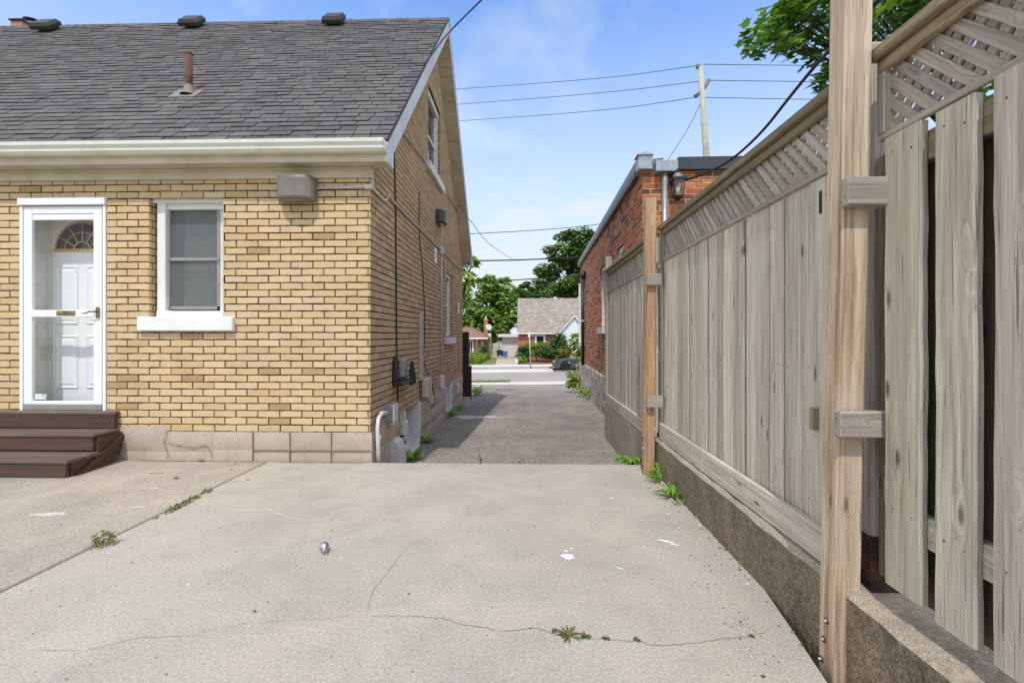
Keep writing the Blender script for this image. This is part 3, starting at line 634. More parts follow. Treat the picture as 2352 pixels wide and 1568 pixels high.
roof_plane(roofo, froof2, L2, XL, RX, .14, .3, SH)
x = XL
while x < RX:      # ridge caps
    k = U(.85, 1.05); c = tuple(v * k for v in random.choice(SH)); x2 = min(x + .15, RX + .002)
    A = [(RYM - .13, RZR - .125), (RYM, RZR + .012), (RYM + .13, RZR - .125)]
    roofo.add([(x, a, b + .01) for a, b in A] + [(x2, a, b + .002) for a, b in A] + [(x, a, b - .01) for a, b in A], [(0, 1, 4, 3), (1, 2, 5, 4), (0, 6, 7, 1), (1, 7, 8, 2)], c); x += .14
roof = roofo.build('roof', 'shingle', house, label='steep grey asphalt shingle roof')
mb = MB()   # deck edge under the shingles, rake boards
for f, L in ((froof, Lr), (froof2, L2)):
    mb.add([f(RX, 0, -.004), f(RX, L, -.004), f(RX, L, -.02), f(RX, 0, -.02), f(XL, 0, -.02), f(XL, L, -.02)], [(0, 1, 2, 3), (3, 2, 5, 4)])
mb.build('roof_edge', 'darkmetal', house)
mb = MB()
def quadx(pts, x0, x1): mb.prism(pts, lambda u, v, w: (w, u, v), x0, x1)
f2 = lambda f, s_, w: f(0, s_, w)[1:]
quadx([f2(froof, -.02, -.02), f2(froof, Lr, -.02), (RYM, RZR - .26), f2(froof, .05, -.175)], RX - .022, RX - .003)
quadx([f2(froof2, L2, -.021), f2(froof2, -.02, -.021), f2(froof2, .05, -.13), (RYM, RZR - .21)][::-1], RX - .022, RX - .003)
# cornice return at the near and far eave
quadx([(RY0 - .01, 2.80), (YB + .02, 2.80), (YB + .02, RZE - .02), (RY0 - .01, RZE - .02)], RX - .024, RX - .001)
quadx([(YF - .02, 2.84), (RY1 + .0, 2.84), (RY1 + .0, RZE - .02), (YF - .02, RZE + .05)], RX - .024, RX - .001)
mb.build('rake_board', 'fascia_white', house, label='pale rake board along the gable edge')
mb = MB()
mb.box(XL, RX - .024, RY0 - .012, RY0 + .01, 2.80, RZE - .03)      # fascia behind the gutter
mb.build('fascia', 'cream', house)
mb = MB()                                                            # soffit with ribs
x = XL
while x < RX - .03:
    x2 = min(x + .098, RX - .026); mb.box(x, x2, RY0 + .012, YB + .02, 2.802, 2.812); x += .102
mb.box(XL, RX - .03, RY0 + .01, YB + .02, 2.808, 2.82)
for f, L in ((froof, Lr), (froof2, L2)):
    s_ = .25
    while s_ < L - .12:
        a, b = s_, min(s_ + .136, L - .1); s_ += .142
        mb.add([f(XG, a, -.15), f(RX - .03, a, -.15), f(RX - .03, b, -.15), f(XG, b, -.15), f(XG, a, -.158), f(RX - .03, a, -.158), f(RX - .03, b, -.158), f(XG, b, -.158)],
               [(0, 1, 2, 3), (4, 5, 6, 7), (0, 1, 5, 4), (2, 3, 7, 6)])
    mb.add([f(XG, 0, -.146), f(RX - .02, 0, -.146), f(RX - .02, L, -.146), f(XG, L, -.146)], [(0, 1, 2, 3)])
mb.build('soffit', 'cream', house, label='cream ribbed soffit under the eave')
mb = MB()
mb.box(XL, XG + .02, YB - .03, YB + .01, 2.705, 2.802); mb.box(XL, XG + .024, YB - .045, YB - .03, 2.775, 2.80)
mb.box(XG + .001, XG + .02, YB + .012, YB + .045, 2.62, 2.83)
mb.build('frieze_board', 'cream', house, label='cream frieze board above the brick')
mb = MB()
for f, L in ((froof, Lr), (froof2, L2)):
    mb.add([f(XG + .001, .3, -.16), f(XG + .001, L, -.16), f(XG + .001, L, -.21), f(XG + .001, .3, -.21), f(XG + .02, .3, -.16), f(XG + .02, L, -.16), f(XG + .02, L, -.21), f(XG + .02, .3, -.21)],
           [(4, 5, 6, 7), (2, 3, 7, 6), (0, 1, 5, 4)])
mb.build('gable_trim', 'cream', house)
mb = MB()   # ogee gutter
prof = [(0, .0), (.06, -.0), (.085, .022), (.088, .045), (.108, .07), (.112, .10), (.102, .104), (.1, .095), (.098, .073), (.08, .046), (.076, .03), (.055, .008), (.004, .008), (.004, .1), (0, .1)]
prof = [(a, 2.872 + b) for a, b in prof]; n = len(prof)
vs = [(x, RY0 - .013 - a, z) for x in (XL, RX - .01) for a, z in prof]
mb.add(vs, [(i, (i + 1) % n, n + (i + 1) % n, n + i) for i in range(n)], sm=False)
cap = [(0, 0), (.06, 0), (.085, .022), (.088, .045), (.108, .07), (.112, .1), (0, .1)]
mb.prism([(RY0 - .013 - a, 2.872 + b) for a, b in cap], lambda u, v, w: (w, u, v), RX - .014, RX - .008)
vs2 = [(XL, RY0 - .02, 2.93), (RX, RY0 - .02, 2.93)]
mb.build('gutter', 'metalwhite', house, label='white ogee gutter, stained along the lip')
mb = MB(); mb.box(XL, RX - .02, RY1 + .01, RY1 + .12, 2.86, 2.96); mb.box(XL, RX - .02, YF, RY1, 2.84, 2.86); mb.build('gutter', 'metalwhite', house)
# roof vents, stack, chimney
def roof_vent(x, s_):
    mb = MB(); c = Vector(froof(x, s_, 0)); 
    mb.box(-.1, .1, -.1, .1, 0, .045, Mx=Matrix.Translation(c)@Matrix.Rotation(math.atan2(cz_, cy), 4, 'X'))
    o = mb.build('roof_vent', 'black', roof); mb = MB()
    Mx = Matrix.Translation(c) @ Matrix.Rotation(math.atan2(cz_, cy), 4, 'X') @ Matrix.Translation((0, -.03, .045))
    prof = [(x_ * .74, y_ * .74, z_) for x_, y_, z_ in [(-.2, -.2, 0), (.2, -.2, 0), (.2, .2, 0), (-.2, .2, 0), (-.21, -.21, .05), (.21, -.21, .05), (.21, .21, .05), (-.21, .21, .05), (-.17, -.17, .095), (.17, -.17, .095), (.17, .17, .095), (-.17, .17, .095)]]
    mb.add([Mx @ Vector(p) for p in prof], [(3, 2, 1, 0)] + [(i + o_, (i + 1) % 4 + o_, (i + 1) % 4 + 4 + o_, i + 4 + o_) for o_ in (0, 4) for i in range(4)] + [(8, 9, 10, 11)])
    mb.build('hood', 'ventcap', o)
for px_, py_ in ((115, 70), (448, 62), (771, 56)):
    r = ray(px_, py_); # hit the roof plane
    nrm = Vector((0, -cz_, cy)); p0 = Vector(froof(0, 0, 0)); t = (p0 - Vector((0, 0, CZ))).dot(nrm) / r.dot(nrm); P = Vector((0, 0, CZ)) + r * t
    roof_vent(P.x, (P.y - RY0) / cy)
def hit(px_, py_):
    r = ray(px_, py_); nrm = Vector((0, -cz_, cy)); p0 = Vector(froof(0, 0, 0)); t = (p0 - Vector((0, 0, CZ))).dot(nrm) / r.dot(nrm); return Vector((0, 0, CZ)) + r * t
sb = hit(434, 216)
mb = MB(); top = onY(433, 123, sb.y); mb.tube([sb - Vector((0, 0, .1)), (sb.x, sb.y, top.z)], .036, 14); mb.lathe([(.036, 0), (.04, .003), (.04, .03), (.03, .03), (.028, -.1)], (sb.x, sb.y, top.z - .02))
stk = mb.build('vent_pipe', 'rust', roof, label='rusty plumbing stack on the roof')
mb = MB(); nrm = Vector((0, -cz_, cy)); mb.lathe([(.09, 0), (.062, .03), (.046, .1), (.038, .12)], sb + Vector((0, 0, -.02)), n=16)
Rt = Matrix.Translation(sb) @ Matrix.Rotation(math.atan2(cz_, cy), 4, 'X'); mb.box(-.17, .13, -.13, .1, .008, .014, Mx=Rt); mb.build('pipe_flashing', 'lead', stk)
chp = onY(43, 45, 8.9); mb = MB(); zc = onY(24, 44, 8.8).z
fc = lambda u, z, w: (u, 8.8 - w, z); cx0, cx1 = onY(24, 50, 8.8).x, onY(49, 50, 8.8).x + .0
fcs = lambda u, z, w: (cx1 + w, u, z)
mb.box(cx0, cx1, 8.805, 9.35, 5.4, zc - .03, mi=0, col=lin(176, 120, 98)); chim = mb.build('chimney', 'varpaint', roof, label='small salmon brick chimney behind the ridge')
mb = MB(); mb.box(cx0 - .03, cx1 + .03, 8.77, 9.38, zc - .03, zc, bev=.01); mb.build('chimney_cap', 'darkmetal', chim)
mb = MB(); cc = Vector(((cx0 + cx1) / 2 + .02, 9.1, zc)); mb.lathe([(.07, 0), (.07, .05), (.1, .06), (.1, .1), (.09, .11), (.02, .15)], cc); mb.build('chimney_pot', 'galv', chim)
mb = MB(); mb.lathe([(.02, .115), (.15, .13), (.155, .145), (.02, .19)], cc); mb.build('rain_cap', 'darkmetal', chim)
# ---------------------------- door
door = thing('storm_door', 'white glazed storm door with brown lever handle above the brown steps', 'door', ((DOOR[0] + DOOR[1]) / 2, YB, .48)); door['x'] = 0; del door['x']
del door['category']; del door['label']; door['label'] = 'white storm door with small brass plaque'; setpar(door, house)
door.location = Vector(((DOOR[0] + DOOR[1]) / 2, YB, .48)) - Vector(house.location)
def bxs(name, mat, parent, boxes, bev=.003, **p):
    mb = MB()
    for b in boxes: mb.box(*b, bev=bev)
    return mb.build(name, mat, parent, **p)
x0, x1, z0, z1 = -4.93, -4.07, .475, 2.54; y = YB
bxs('frame', 'white_vinyl', door, [(x0, x0 + .03, y - .01, y + .12, z0, z1 - .075), (x1 - .03, x1, y - .01, y + .12, z0, z1 - .075), (x0 - .005, x1 + .005, y - .028, y + .12, z1 - .07, z1)])
bxs('leaf', 'white_vinyl', door, [(x0 + .032, x0 + .115, y + .0, y + .035, z0 + .06, z1 - .08), (x1 - .13, x1 - .045, y, y + .035, z0 + .06, z1 - .08), (x0 + .115, x1 - .13, y, y + .035, z1 - .15, z1 - .08),
     (x0 + .115, x1 - .13, y + .006, y + .03, z1 - .21, z1 - .152), (x0 + .115, x1 - .13, y, y + .035, z0 + .06, z0 + .092), (x0 + .108, x1 - .12, y - .006, y + .03, onY(100, 728, y).z, onY(100, 712, y).z)], .004)
bxs('kick_plate', 'alu', door, [(x0 + .03, x1 - .045, y - .004, y + .02, z0 + .005, z0 + .058)])
bxs('hinge_side', 'alu', door, [(x1 - .042, x1 - .032, y + .004, y + .03, z0 + .02, z1 - .08)], .001)
gl = MB(); gl.add([(x0 + .11, y + .018, z0 + .085), (x1 - .125, y + .018, z0 + .085), (x1 - .125, y + .018, z1 - .2), (x0 + .11, y + .018, z1 - .2)], [(0, 1, 2, 3)]); gl.build('glass', 'glass', door)
pz = (onY(130, 725, y).z, onY(130, 713.5, y).z); pxs = (onY(131, 720, y).x, onY(175, 720, y).x)
plq = bxs('plaque', 'brass', door, [(pxs[0], pxs[1], y - .009, y - .006, pz[0], pz[1])], .001)
def text(s_, size, loc, rot, mat, parent, name='lettering', sx_=1, bold=0):
    cu = bpy.data.curves.new(name, 'FONT'); cu.body = s_; cu.size = size; cu.extrude = .0004; cu.align_x = 'CENTER'; cu.align_y = 'CENTER'; cu.offset = bold
    o = bpy.data.objects.new('t', cu); S.collection.objects.link(o); bpy.context.view_layer.update()
    me = bpy.data.meshes.new_from_object(o.evaluated_get(bpy.context.evaluated_depsgraph_get())); bpy.data.objects.remove(o)
    me.materials.clear(); me.materials.append(M[mat]); n = bpy.data.objects.new(name, me); S.collection.objects.link(n)
    n.rotation_euler = rot; n.scale = (sx_, 1, 1); n.parent = parent; n.location = Vector(loc) - wloc(parent); return n
pc = ((pxs[0] + pxs[1]) / 2); ph = pz[1] - pz[0]
text('Please', ph * .5, (pc, y - .0096, pz[0] + ph * .72), (math.pi / 2, 0, 0), 'ink', plq, bold=.0006)
text('Use Other Door', ph * .5, (pc, y - .0096, pz[0] + ph * .3), (math.pi / 2, 0, 0), 'ink', plq, bold=.0006)
hb = onY(226, 718, y); mb = MB(); mb.box(hb.x - .016, hb.x + .016, y - .02, y - .001, hb.z - .05, hb.z + .055, bev=.006); hd = mb.build('handle', 'nickel', door)
mb = MB(); mb.tube([(hb.x, y - .02, hb.z + .01), (hb.x, y - .05, hb.z + .01), (hb.x - .03, y - .055, hb.z + .012), (hb.x - .07, y - .055, hb.z - .004), (hb.x - .1, y - .055, hb.z - .012), (hb.x - .12, y - .052, hb.z + .0)], [.009, .009, .009, .0065, .005, .003]); mb.build('lever', 'nickel', hd)
st = (onY(77, 917, y), onY(103, 905, y)); mb = MB(); mb.box(st[0].x, st[1].x, y + .0155, y + .0166, st[0].z, st[1].z); sk_ = mb.build('sticker', 'white_vinyl', door)
w_ = st[1].x - st[0].x; h_ = st[1].z - st[0].z; bx0 = st[1].x - w_ * .34
for nm, a, b, c, d in (('print', 0, .32, .2, .3), ('print', 0, .32, .85, .95), ('print', 0, .05, .5, .95), ('print', .28, .32, .2, .7), ('print', .1, .2, .5, .65)):
    mb = MB(); mb.box(bx0 + w_ * a, bx0 + w_ * b, y + .0148, y + .0154, st[0].z + h_ * c, st[0].z + h_ * d); mb.build('print', 'blueink', sk_)
for zz in (.25, .62):
    mb = MB(); mb.box(st[0].x + w_ * .06, bx0 - w_ * .05, y + .0148, y + .0154, st[0].z + h_ * zz, st[0].z + h_ * (zz + .12)); mb.build('print', 'paleblue', sk_)
# inner door, set back in a deep reveal
yi = y + .27; dl = onY(121, 700, yi).x; dr = x1 + .12
bxs('jamb', 'white_dirty', door, [(x0 + .02, x0 + .03, y + .12, yi + .05, z0, z1), (x1 - .03, x1 - .0, y + .12, y + .15, z0, z1), (x0 + .02, dl, yi - .03, yi + .05, z0, z1), (x0 + .02, dr, y + .1, yi + .06, z1 - .06, z1)])
bxs('weather_strip', 'ink', door, [(onY(101, 700, yi - .032).x, onY(105, 700, yi - .032).x, yi - .036, yi - .03, z0 + .12, z1 - .1)], .001)
cxf = onY(191, 570, yi).x; zf = onY(191, 576, yi).z; rf = cxf - onY(124, 570, yi).x - .004
mb = MB(); N = 24
arc = [(cxf + rf * math.cos(math.pi * k / N), zf + rf * 1.02 * math.sin(math.pi * k / N)) for k in range(N + 1)]
top = z1 - .06
for k in range(N):
    a, b = arc[k], arc[k + 1]; mb.add([(a[0], yi, a[1]), (b[0], yi, b[1]), (b[0], yi, top), (a[0], yi, top)], [(0, 1, 2, 3)])
mb.add([(dl, yi, zf), (cxf - rf, yi, zf), (cxf - rf, yi, top), (dl, yi, top)], [(0, 1, 2, 3)]); mb.add([(cxf + rf, yi, zf), (dr, yi, zf), (dr, yi, top), (cxf + rf, yi, top)], [(0, 1, 2, 3)])
mb.box(dl, dr, yi, yi + .04, z0 + .02, zf)
def raised(a, b, c, d):
    for k, (i, w) in enumerate(((0, .0), (.016, .009), (.032, .001), (.05, .007))):
        pass
    mb.add([(a, yi - .001, c), (b, yi - .001, c), (b, yi - .001, d), (a, yi - .001, d), (a + .012, yi - .012, c + .012), (b - .012, yi - .012, c + .012), (b - .012, yi - .012, d - .012), (a + .012, yi - .012, d - .012),
            (a + .03, yi - .002, c + .03), (b - .03, yi - .002, c + .03), (b - .03, yi - .002, d - .03), (a + .03, yi - .002, d - .03), (a + .055, yi - .01, c + .055), (b - .055, yi - .01, c + .055), (b - .055, yi - .01, d - .055), (a + .055, yi - .01, d - .055)],
           [(i + o, (i + 1) % 4 + o, (i + 1) % 4 + 4 + o, i + 4 + o) for o in (0, 4, 8) for i in range(4)] + [(12, 13, 14, 15)])
pw = (onY(130, 0, yi).x, onY(181, 0, yi).x, onY(199, 0, yi).x, onY(250, 0, yi).x)
for a, b in ((pw[0], pw[1]), (pw[2], pw[3])):
    raised(a, b, onY(0, 745, yi).z, onY(0, 618, yi).z + .03); raised(a, b, onY(0, 892, yi).z, onY(0, 770, yi).z)
mb.build('inner_door', 'white_vinyl', door, label='white panelled inner door seen through the glass')
mb = MB()
for k in range(N):
    a, b = arc[k], arc[k + 1]; i0 = (cxf + (a[0] - cxf) * .9, zf + (a[1] - zf) * .9); i1 = (cxf + (b[0] - cxf) * .9, zf + (b[1] - zf) * .9)
    mb.add([(a[0], yi - .004, a[1]), (b[0], yi - .004, b[1]), (i1[0], yi - .014, i1[1]), (i0[0], yi - .014, i0[1])], [(0, 1, 2, 3)])
mb.box(cxf - rf, cxf + rf, yi - .014, yi - .002, zf - .008, zf + .018)
for ang in (30, 60, 90, 120, 150):
    a = math.radians(ang); mb.tube([(cxf + rf * .3 * math.cos(a), yi - .008, zf + rf * .3 * math.sin(a)), (cxf + rf * .92 * math.cos(a), yi - .008, zf + rf * .92 * math.sin(a))], .006, 6)
mb.tube([(cxf + rf * .3 * math.cos(math.pi * k / 10), yi - .008, zf + rf * .3 * math.sin(math.pi * k / 10)) for k in range(11)], .007, 6)
mb.tube([(cxf + rf * .62 * math.cos(math.pi * k / 16), yi - .008, zf + rf * .62 * math.sin(math.pi * k / 16)) for k in range(17)], .004, 6)
fan = mb.build('fanlight', 'gold', door, label='half round fanlight with gold caming')
mb = MB(); mb.box(cxf - rf, cxf + rf, yi + .004, yi + .008, zf, zf + rf * 1.03); mb.build('pane', 'darkglass', fan)
# ---------------------------- back window
def part_empty(name, parent, loc, **p):
    o = bpy.data.objects.new(name, None); S.collection.objects.link(o); o.parent = parent; o.location = Vector(loc) - wloc(parent)
    for k, v in p.items(): o[k] = v
    return o
x0, x1, z0, z1 = WIN; yf = y + .06
win = part_empty('window', house, ((x0 + x1) / 2, y, z0), label='narrow white sash window with frosted panes')
fx0 = onY(360, 500, yf).x; fx1 = x1 + .03
bxs('frame', 'white', win, [(fx0, fx0 + .085, yf, yf + .12, z0, z1 + .01), (fx1 - .07, fx1, yf, yf + .12, z0, z1 + .01), (fx0 - .03, fx1, yf - .02, yf + .12, z1 - .055, z1 + .02), (fx0 + .08, fx1 - .06, yf + .03, yf + .12, z1 - .11, z1 - .05), (fx0, fx1, yf - .01, yf + .12, z0 - .02, z0 + .06)], .006)
sx0, sx1 = onY(386, 600, yf + .06).x, onY(506, 600, yf + .06).x; sz0, sz1 = onY(0, 712, yf + .06).z, onY(0, 481, yf + .06).z; zm = onY(0, 598, yf + .06).z
bxs('outer_sash', 'alu', win, [(sx0, sx0 + .028, yf + .05, yf + .075, sz0, sz1), (sx1 - .028, sx1, yf + .05, yf + .075, sz0, sz1), (sx0, sx1, yf + .045, yf + .075, sz1 - .03, sz1), (sx0, sx1, yf + .05, yf + .075, sz0, sz0 + .035), (sx0, sx1, yf + .04, yf + .075, zm - .016, zm + .016)], .003)
bxs('inner_sash', 'white_dirty', win, [(sx0 - .05, sx0, yf + .055, yf + .12, sz0 - .03, sz1 + .02), (sx1, sx1 + .05, yf + .055, yf + .12, sz0 - .03, sz1 + .02), (sx0 + .028, sx0 + .045, yf + .07, yf + .09, sz0, zm)], .003)
mb = MB(); mb.box(sx0 + .01, sx1 - .01, yf + .062, yf + .068, sz0, sz1); mb.build('pane', 'frosted', win)
mb = MB(); N_ = 40; cx0_, cx1_ = sx0 + .10, sx1 - .05; vs = []
for k in range(N_ + 1):
    xx = cx0_ + (cx1_ - cx0_) * k / N_; yy_ = yf + .15 + .012 * math.sin(k * 1.1)
    vs += [(xx, yy_, sz0 + .02), (xx, yy_, sz0 + .62), (xx, yy_ + .03, sz1)]
mb.add(vs, [(3 * k + j, 3 * k + 3 + j, 3 * k + 4 + j, 3 * k + 1 + j) for k in range(N_) for j in (0, 1)], sm=True); mb.build('glow_curtain', 'white', win)  # cloth added behind the pane to brighten its centre
sl_ = bxs('sill', 'white', win, [(onY(313, 740, y - .05).x, onY(533, 740, y - .05).x, y - .05, y + .14, onY(0, 760, y - .05).z, onY(0, 728, y - .05).z)], .008)
# ---------------------------- gable windows
def side_window(h, split, sillx=.06, topx=.03):
    a, b, c, d = h; w = part_empty('window', house, (XG, (a + b) / 2, c), label='white sash window in the shaded gable wall')
    X = XG - .07
    bxs('frame', 'white_dirty', w, [(X - .05, X + .02, a, a + .09, c, d), (X - .05, X + .02, b - .09, b, c, d), (X - .05, X + .035, a - .0, b + .0, d - .1, d + .02), (X - .05, X + .02, a, b, c, c + .06)], .005)
    bxs('sash', 'white', w, [(X - .045, X - .01, a + .09, a + .13, c, d), (X - .045, X - .01, b - .13, b - .09, c, d), (X - .045, X - .005, a + .09, b - .09, split - .02, split + .02)], .003)
    mb = MB(); mb.box(X - .04, X - .03, a + .08, b - .08, c, d - .05); mb.build('pane', 'darkglass', w)
    bxs('sill', 'white_dirty', w, [(XG - .12, XG + sillx, a - .12, b + .12, c - .14, c - .01)], .006)
    return w
side_window(UW, 4.4); side_window(LW, 1.8)
mb = MB(); hd_ = onX(1036, 650, XG)
def bwin(h):
    a, b, c, d = h; w = part_empty('basement_window', house, (XG, (a + b) / 2, c), label='white basement window recess at driveway level')
    bxs('frame', 'white', w, [(XG - .2, XG + .015, b - .02, b + .03, c, d), (XG - .2, XG + .012, a - .02, a + .01, c + .02, d), (XG - .2, XG - .16, a, b, d - .05, d), (XG - .2, XG - .12, a, b, c, c + .05)], .004)
    mb = MB(); mb.box(XG - .19, XG - .18, a, b, c, d); mb.build('pane', 'darkglass', w)
    bxs('sill', 'white_dirty', w, [(XG - .2, XG + .03, a - .03, b + .02, c - .03, c + .004)], .004)
bwin(BW1); bwin(BW2)
# ------------------------------------------------------------------ steps
steps = thing('porch_steps', 'brown painted wooden steps of three treads under the white storm door', 'steps', (-5, 4.2, 0))
yA, yB_, yC = 3.93, 4.22, 4.46; sxr = [onY(150, 1080, yA).x, onY(212, 1020, yB_).x, onY(262, 960, yC).x]
zt = [onY(100, 1058, yA).z, onY(100, 997, yB_).z, onY(100, 946, yC).z]
xl = -7.2
for i, (ya, yb_, z0, z1, xr) in enumerate(((yA, yB_ + .02, .0, zt[0], sxr[0]), (yB_, yC + .02, zt[0] + .01, zt[1], sxr[1]), (yC, YB - .02, zt[1] + .005, zt[2], sxr[2]))):
    mb = MB(); mb.box(xl, xr, ya, ya + .038, z0 + .004, z1 - .026, long=0, bev=.006); mb.build('riser', 'wood_brown', steps)
    mb = MB()
    if i < 2:
        w = (yb_ - ya + .01) / 2
        for k in range(2): mb.box(xl, sxr[2] + .03 if i == 1 else sxr[1] + .06 , ya - .012 + k * (w + .004), ya - .012 + k * (w + .004) + w, z1 - .026, z1 + .004, long=0, bev=.006)
        # cut the corner of the treads back along the slanting stringer
    else: mb.box(xl, xr + .004, ya - .004, YB - .003, z1 - .026, z1 + .008, long=0, bev=.008)
    mb.v = [(min(v[0], sxr[0] + (v[1] - yA) / (yC - yA) * (sxr[2] + .02 - sxr[0]) + .03), v[1], v[2]) for v in mb.v]
    mb.build('tread', 'wood_worn', steps)
fS = lambda u, z, w: (sxr[0] + (sxr[2] + .03 - sxr[0]) * (u - yA) / (yC - yA) + w + .004, u, z)
mb = MB(); mb.prism([(yA + .042, .0), (YB - .14, 0), (YB - .02, .12), (YB - .02, zt[1] - .03), (yB_ + .03, zt[1] - .03), (yB_ + .03, zt[0] - .03), (yA + .042, zt[0] - .03)], fS, -.03, .004, long=(1, 0)); mb.build('side_board', 'wood_brown', steps)
mb = MB(); mb.prism([(yA + .06, .0), (yA + .2, 0), (YB - .02, zt[0] + .06), (YB - .02, zt[1] - .05)], fS, .005, .022, long=(.75, .66)); mb.build('diagonal_brace', 'wood_brown', steps)
# ------------------------------------------------------------------ wall fittings
def flood(name, label, P, out, side, w, h, d, mat, lens):
    """half round wall pack: P = centre of the mounting face; out, side = unit vectors"""
    t = thing(name, label, 'wall lamp', P, None); P = Vector(P); o = Vector(out); s_ = Vector(side); up = Vector((0, 0, 1))
    mb = MB(); n = 14; prof = []
    for k in range(n + 1):
        a = math.pi * k / n; prof.append((-math.cos(a) * w / 2, .25 * d + .75 * d * math.sin(a) ** .7))
    def ring(z, sc): return [P + s_ * u * sc + o * (v * sc if sc < 1 else v) + up * z for u, v in prof] + [P + s_ * (w / 2) * sc + up * z, P - s_ * (w / 2) * sc + up * z]
    rs = [ring(-h / 2, .93), ring(-h / 2 + .02, 1), ring(h / 2 - .03, 1), ring(h / 2, .96)]
    vs = [v for r in rs for v in r]; m = len(rs[0]); fs = []
    for i in range(3):
        for k in range(m): fs.append((i * m + k, i * m + (k + 1) % m, (i + 1) * m + (k + 1) % m, (i + 1) * m + k))
    fs += [tuple(range(m)), tuple(range(3 * m, 4 * m))]; mb.add(vs, fs, sm=False); mb.build('housing', mat, t)
    mb = MB(); vs = [P + s_ * u * .82 + o * v * .82 - up * (h / 2 + .004) for u, v in prof] + [P + s_ * w * .41 + o * .04 - up * (h / 2 + .004), P - s_ * w * .41 + o * .04 - up * (h / 2 + .004)]
    mb.add(vs, [tuple(range(len(vs)))]); mb.build('lens', lens, t); return t
a, b = onY(628, 403, YB - .1), onY(715, 460, YB - .1)
flood('wall_lamp', 'large bronze grey half round floodlight on the sunlit brick under the eave', ((a.x + b.x) / 2 + .02, YB + .001, (a.z + b.z) / 2), (0, -1, 0), (1, 0, 0), .36, .22, .17, 'lampgrey', 'lampglass')
flood('wall_lamp', 'dark half round floodlight high on the shaded gable wall', (XG, 8.0, 3.17), (1, 0, 0), (0, 1, 0), .34, .22, .16, 'lampdark', 'lampglass')
def cable(name, label, cat, pts, r, mat, group=None, n=8, sag=0, smooth=2):
    P = [Vector(p) for p in pts]
    for _ in range(smooth):
        if len(P) < 3: break
        Q = [P[0]]
        for i in range(len(P) - 1): Q += [P[i].lerp(P[i + 1], .25), P[i].lerp(P[i + 1], .75)]
        P = Q + [P[-1]]
    mb = MB(); mb.tube(P, r, n); kw = dict(label=label, category=cat)
    if group: kw['group'] = group
    return mb.build(name, mat, **kw)
zc = onY(780, 432, YB).z
con = thing('conduit', 'pale grey conduit running from the floodlight round the corner along the gable wall', 'conduit', (-1.9, YB, zc))
mb = MB(); mb.tube([(-2.07, YB - .02, zc - .005), (-1.75, YB - .018, zc), (XG + .0, YB - .018, zc + .008)], .0115, 8)
p = [onX(x, y, XG + .02) for x, y in ((858, 432), (880, 459), (888, 460), (893, 448), (906, 465), (960, 520), (1010, 570))]
mb.tube([(XG - .005, YB - .016, zc + .008), (XG + .02, YB + .0, zc + .0), p[1], p[2], p[3], p[4], p[5], p[6], (XG + .02, YF - .1, p[6].z)], .0115, 8)
mb.build('pipe', 'conduit', con)
mb = MB(); mb.box(XG - .05, XG + .034, YB - .036, YB + .04, zc - .02, zc + .026, bev=.008); mb.build('elbow', 'conduit', con)
yj = onX(1011, 568, XG).y
mb = MB(); mb.box(XG, XG + .05, yj - .06, yj + .06, p[6].z - .08, p[6].z + .05, bev=.01); mb.build('junction_box', 'conduit', con)
mb = MB(); mb.box(-1.8, -1.79, YB - .034, YB, zc - .02, zc + .02); mb.build('clamp', 'galv', con)
mb = MB(); mb.tube([(XG + .022, yj, 3.04), (XG + .022, yj, .5)], .011, 8); mb.build('pipe', 'conduit', con)
mb = MB(); mb.box(XG, XG + .06, yj - .1, yj + .08, .30, .52, bev=.008); mb.build('switch_box', 'pvc', con)
# black vertical cable, thin cable
X = XG + .012
cable('cable', 'black vertical cable down the near end of the gable wall', 'cable', [onX(x, y, X) for x, y in ((905, 345), (908, 420), (910, 600), (911, 760), (912, 840), (914, 900), (914, 960), (922, 985))], .0085, 'cable')
cable('cable', 'thin dark cable looping beside the weathered board on the gable wall', 'cable', [onX(x, y, X) for x, y in ((963, 440), (963, 560), (970, 600), (976, 720), (975, 800), (968, 850), (975, 900), (990, 935), (1000, 930), (996, 890), (980, 850), (970, 820), (963, 860), (966, 930))], .006, 'cable')
cable('cable', 'thin grey cable slanting across the gable wall past the upper window sill', 'cable', [onX(x, y, XG + .02) for x, y in ((918, 300), (960, 350), (1000, 412), (1040, 468), (1052, 485))] , .006, 'cable')
bd = onX(968, 717, XG + .02); mb = MB(); mb.box(XG, XG + .035, bd.y - .08, bd.y + .07, .58, 1.53, long=2, bev=.004); mb.build('weathered_board', 'wood_grey', label='narrow weathered board fixed upright on the gable wall', category='board')
mb = MB(); mb.box(XG, XG + .09, 6.74, 7.08, .32, .60, bev=.02); mb.build('cable_box', 'box', label='pale plastic cable box below the weathered board', category='utility box')
# hose hanger with an ornate dark bracket
hh = thing('hose_hanger', 'black cast hose hanger with a leafy ornament on the gable wall', 'hose hanger', (XG, 5.5, .8))
mb = MB(); mb.box(XG, XG + .03, 5.27, 5.46, .66, .90, bev=.01); mb.prism([(5.27, .9), (5.46, .9), (5.40, .97), (5.33, .97)], lambda u, v, w: (w, u, v), XG, XG + .03)
mb.box(XG, XG + .11, 5.27, 5.85, .64, .68, bev=.01); mb.build('bracket', 'black', hh)
mb = MB()
for i in range(70):
    y_ = U(0, 1); zz = U(0, 1 - abs(y_ - .4) * 1.2); mb.box(XG + .08, XG + .11, 5.72 + y_ * .22 - .015, 5.72 + y_ * .22 + .015, .62 + zz * .3 - .012, .62 + zz * .3 + .012, Mx=None)
mb.build('ornament', 'black', hh)
mb = MB(); mb.box(XG, XG + .06, 5.55, 5.70, .72, .93, bev=.008); mb.build('grey_box', 'galv', hh)
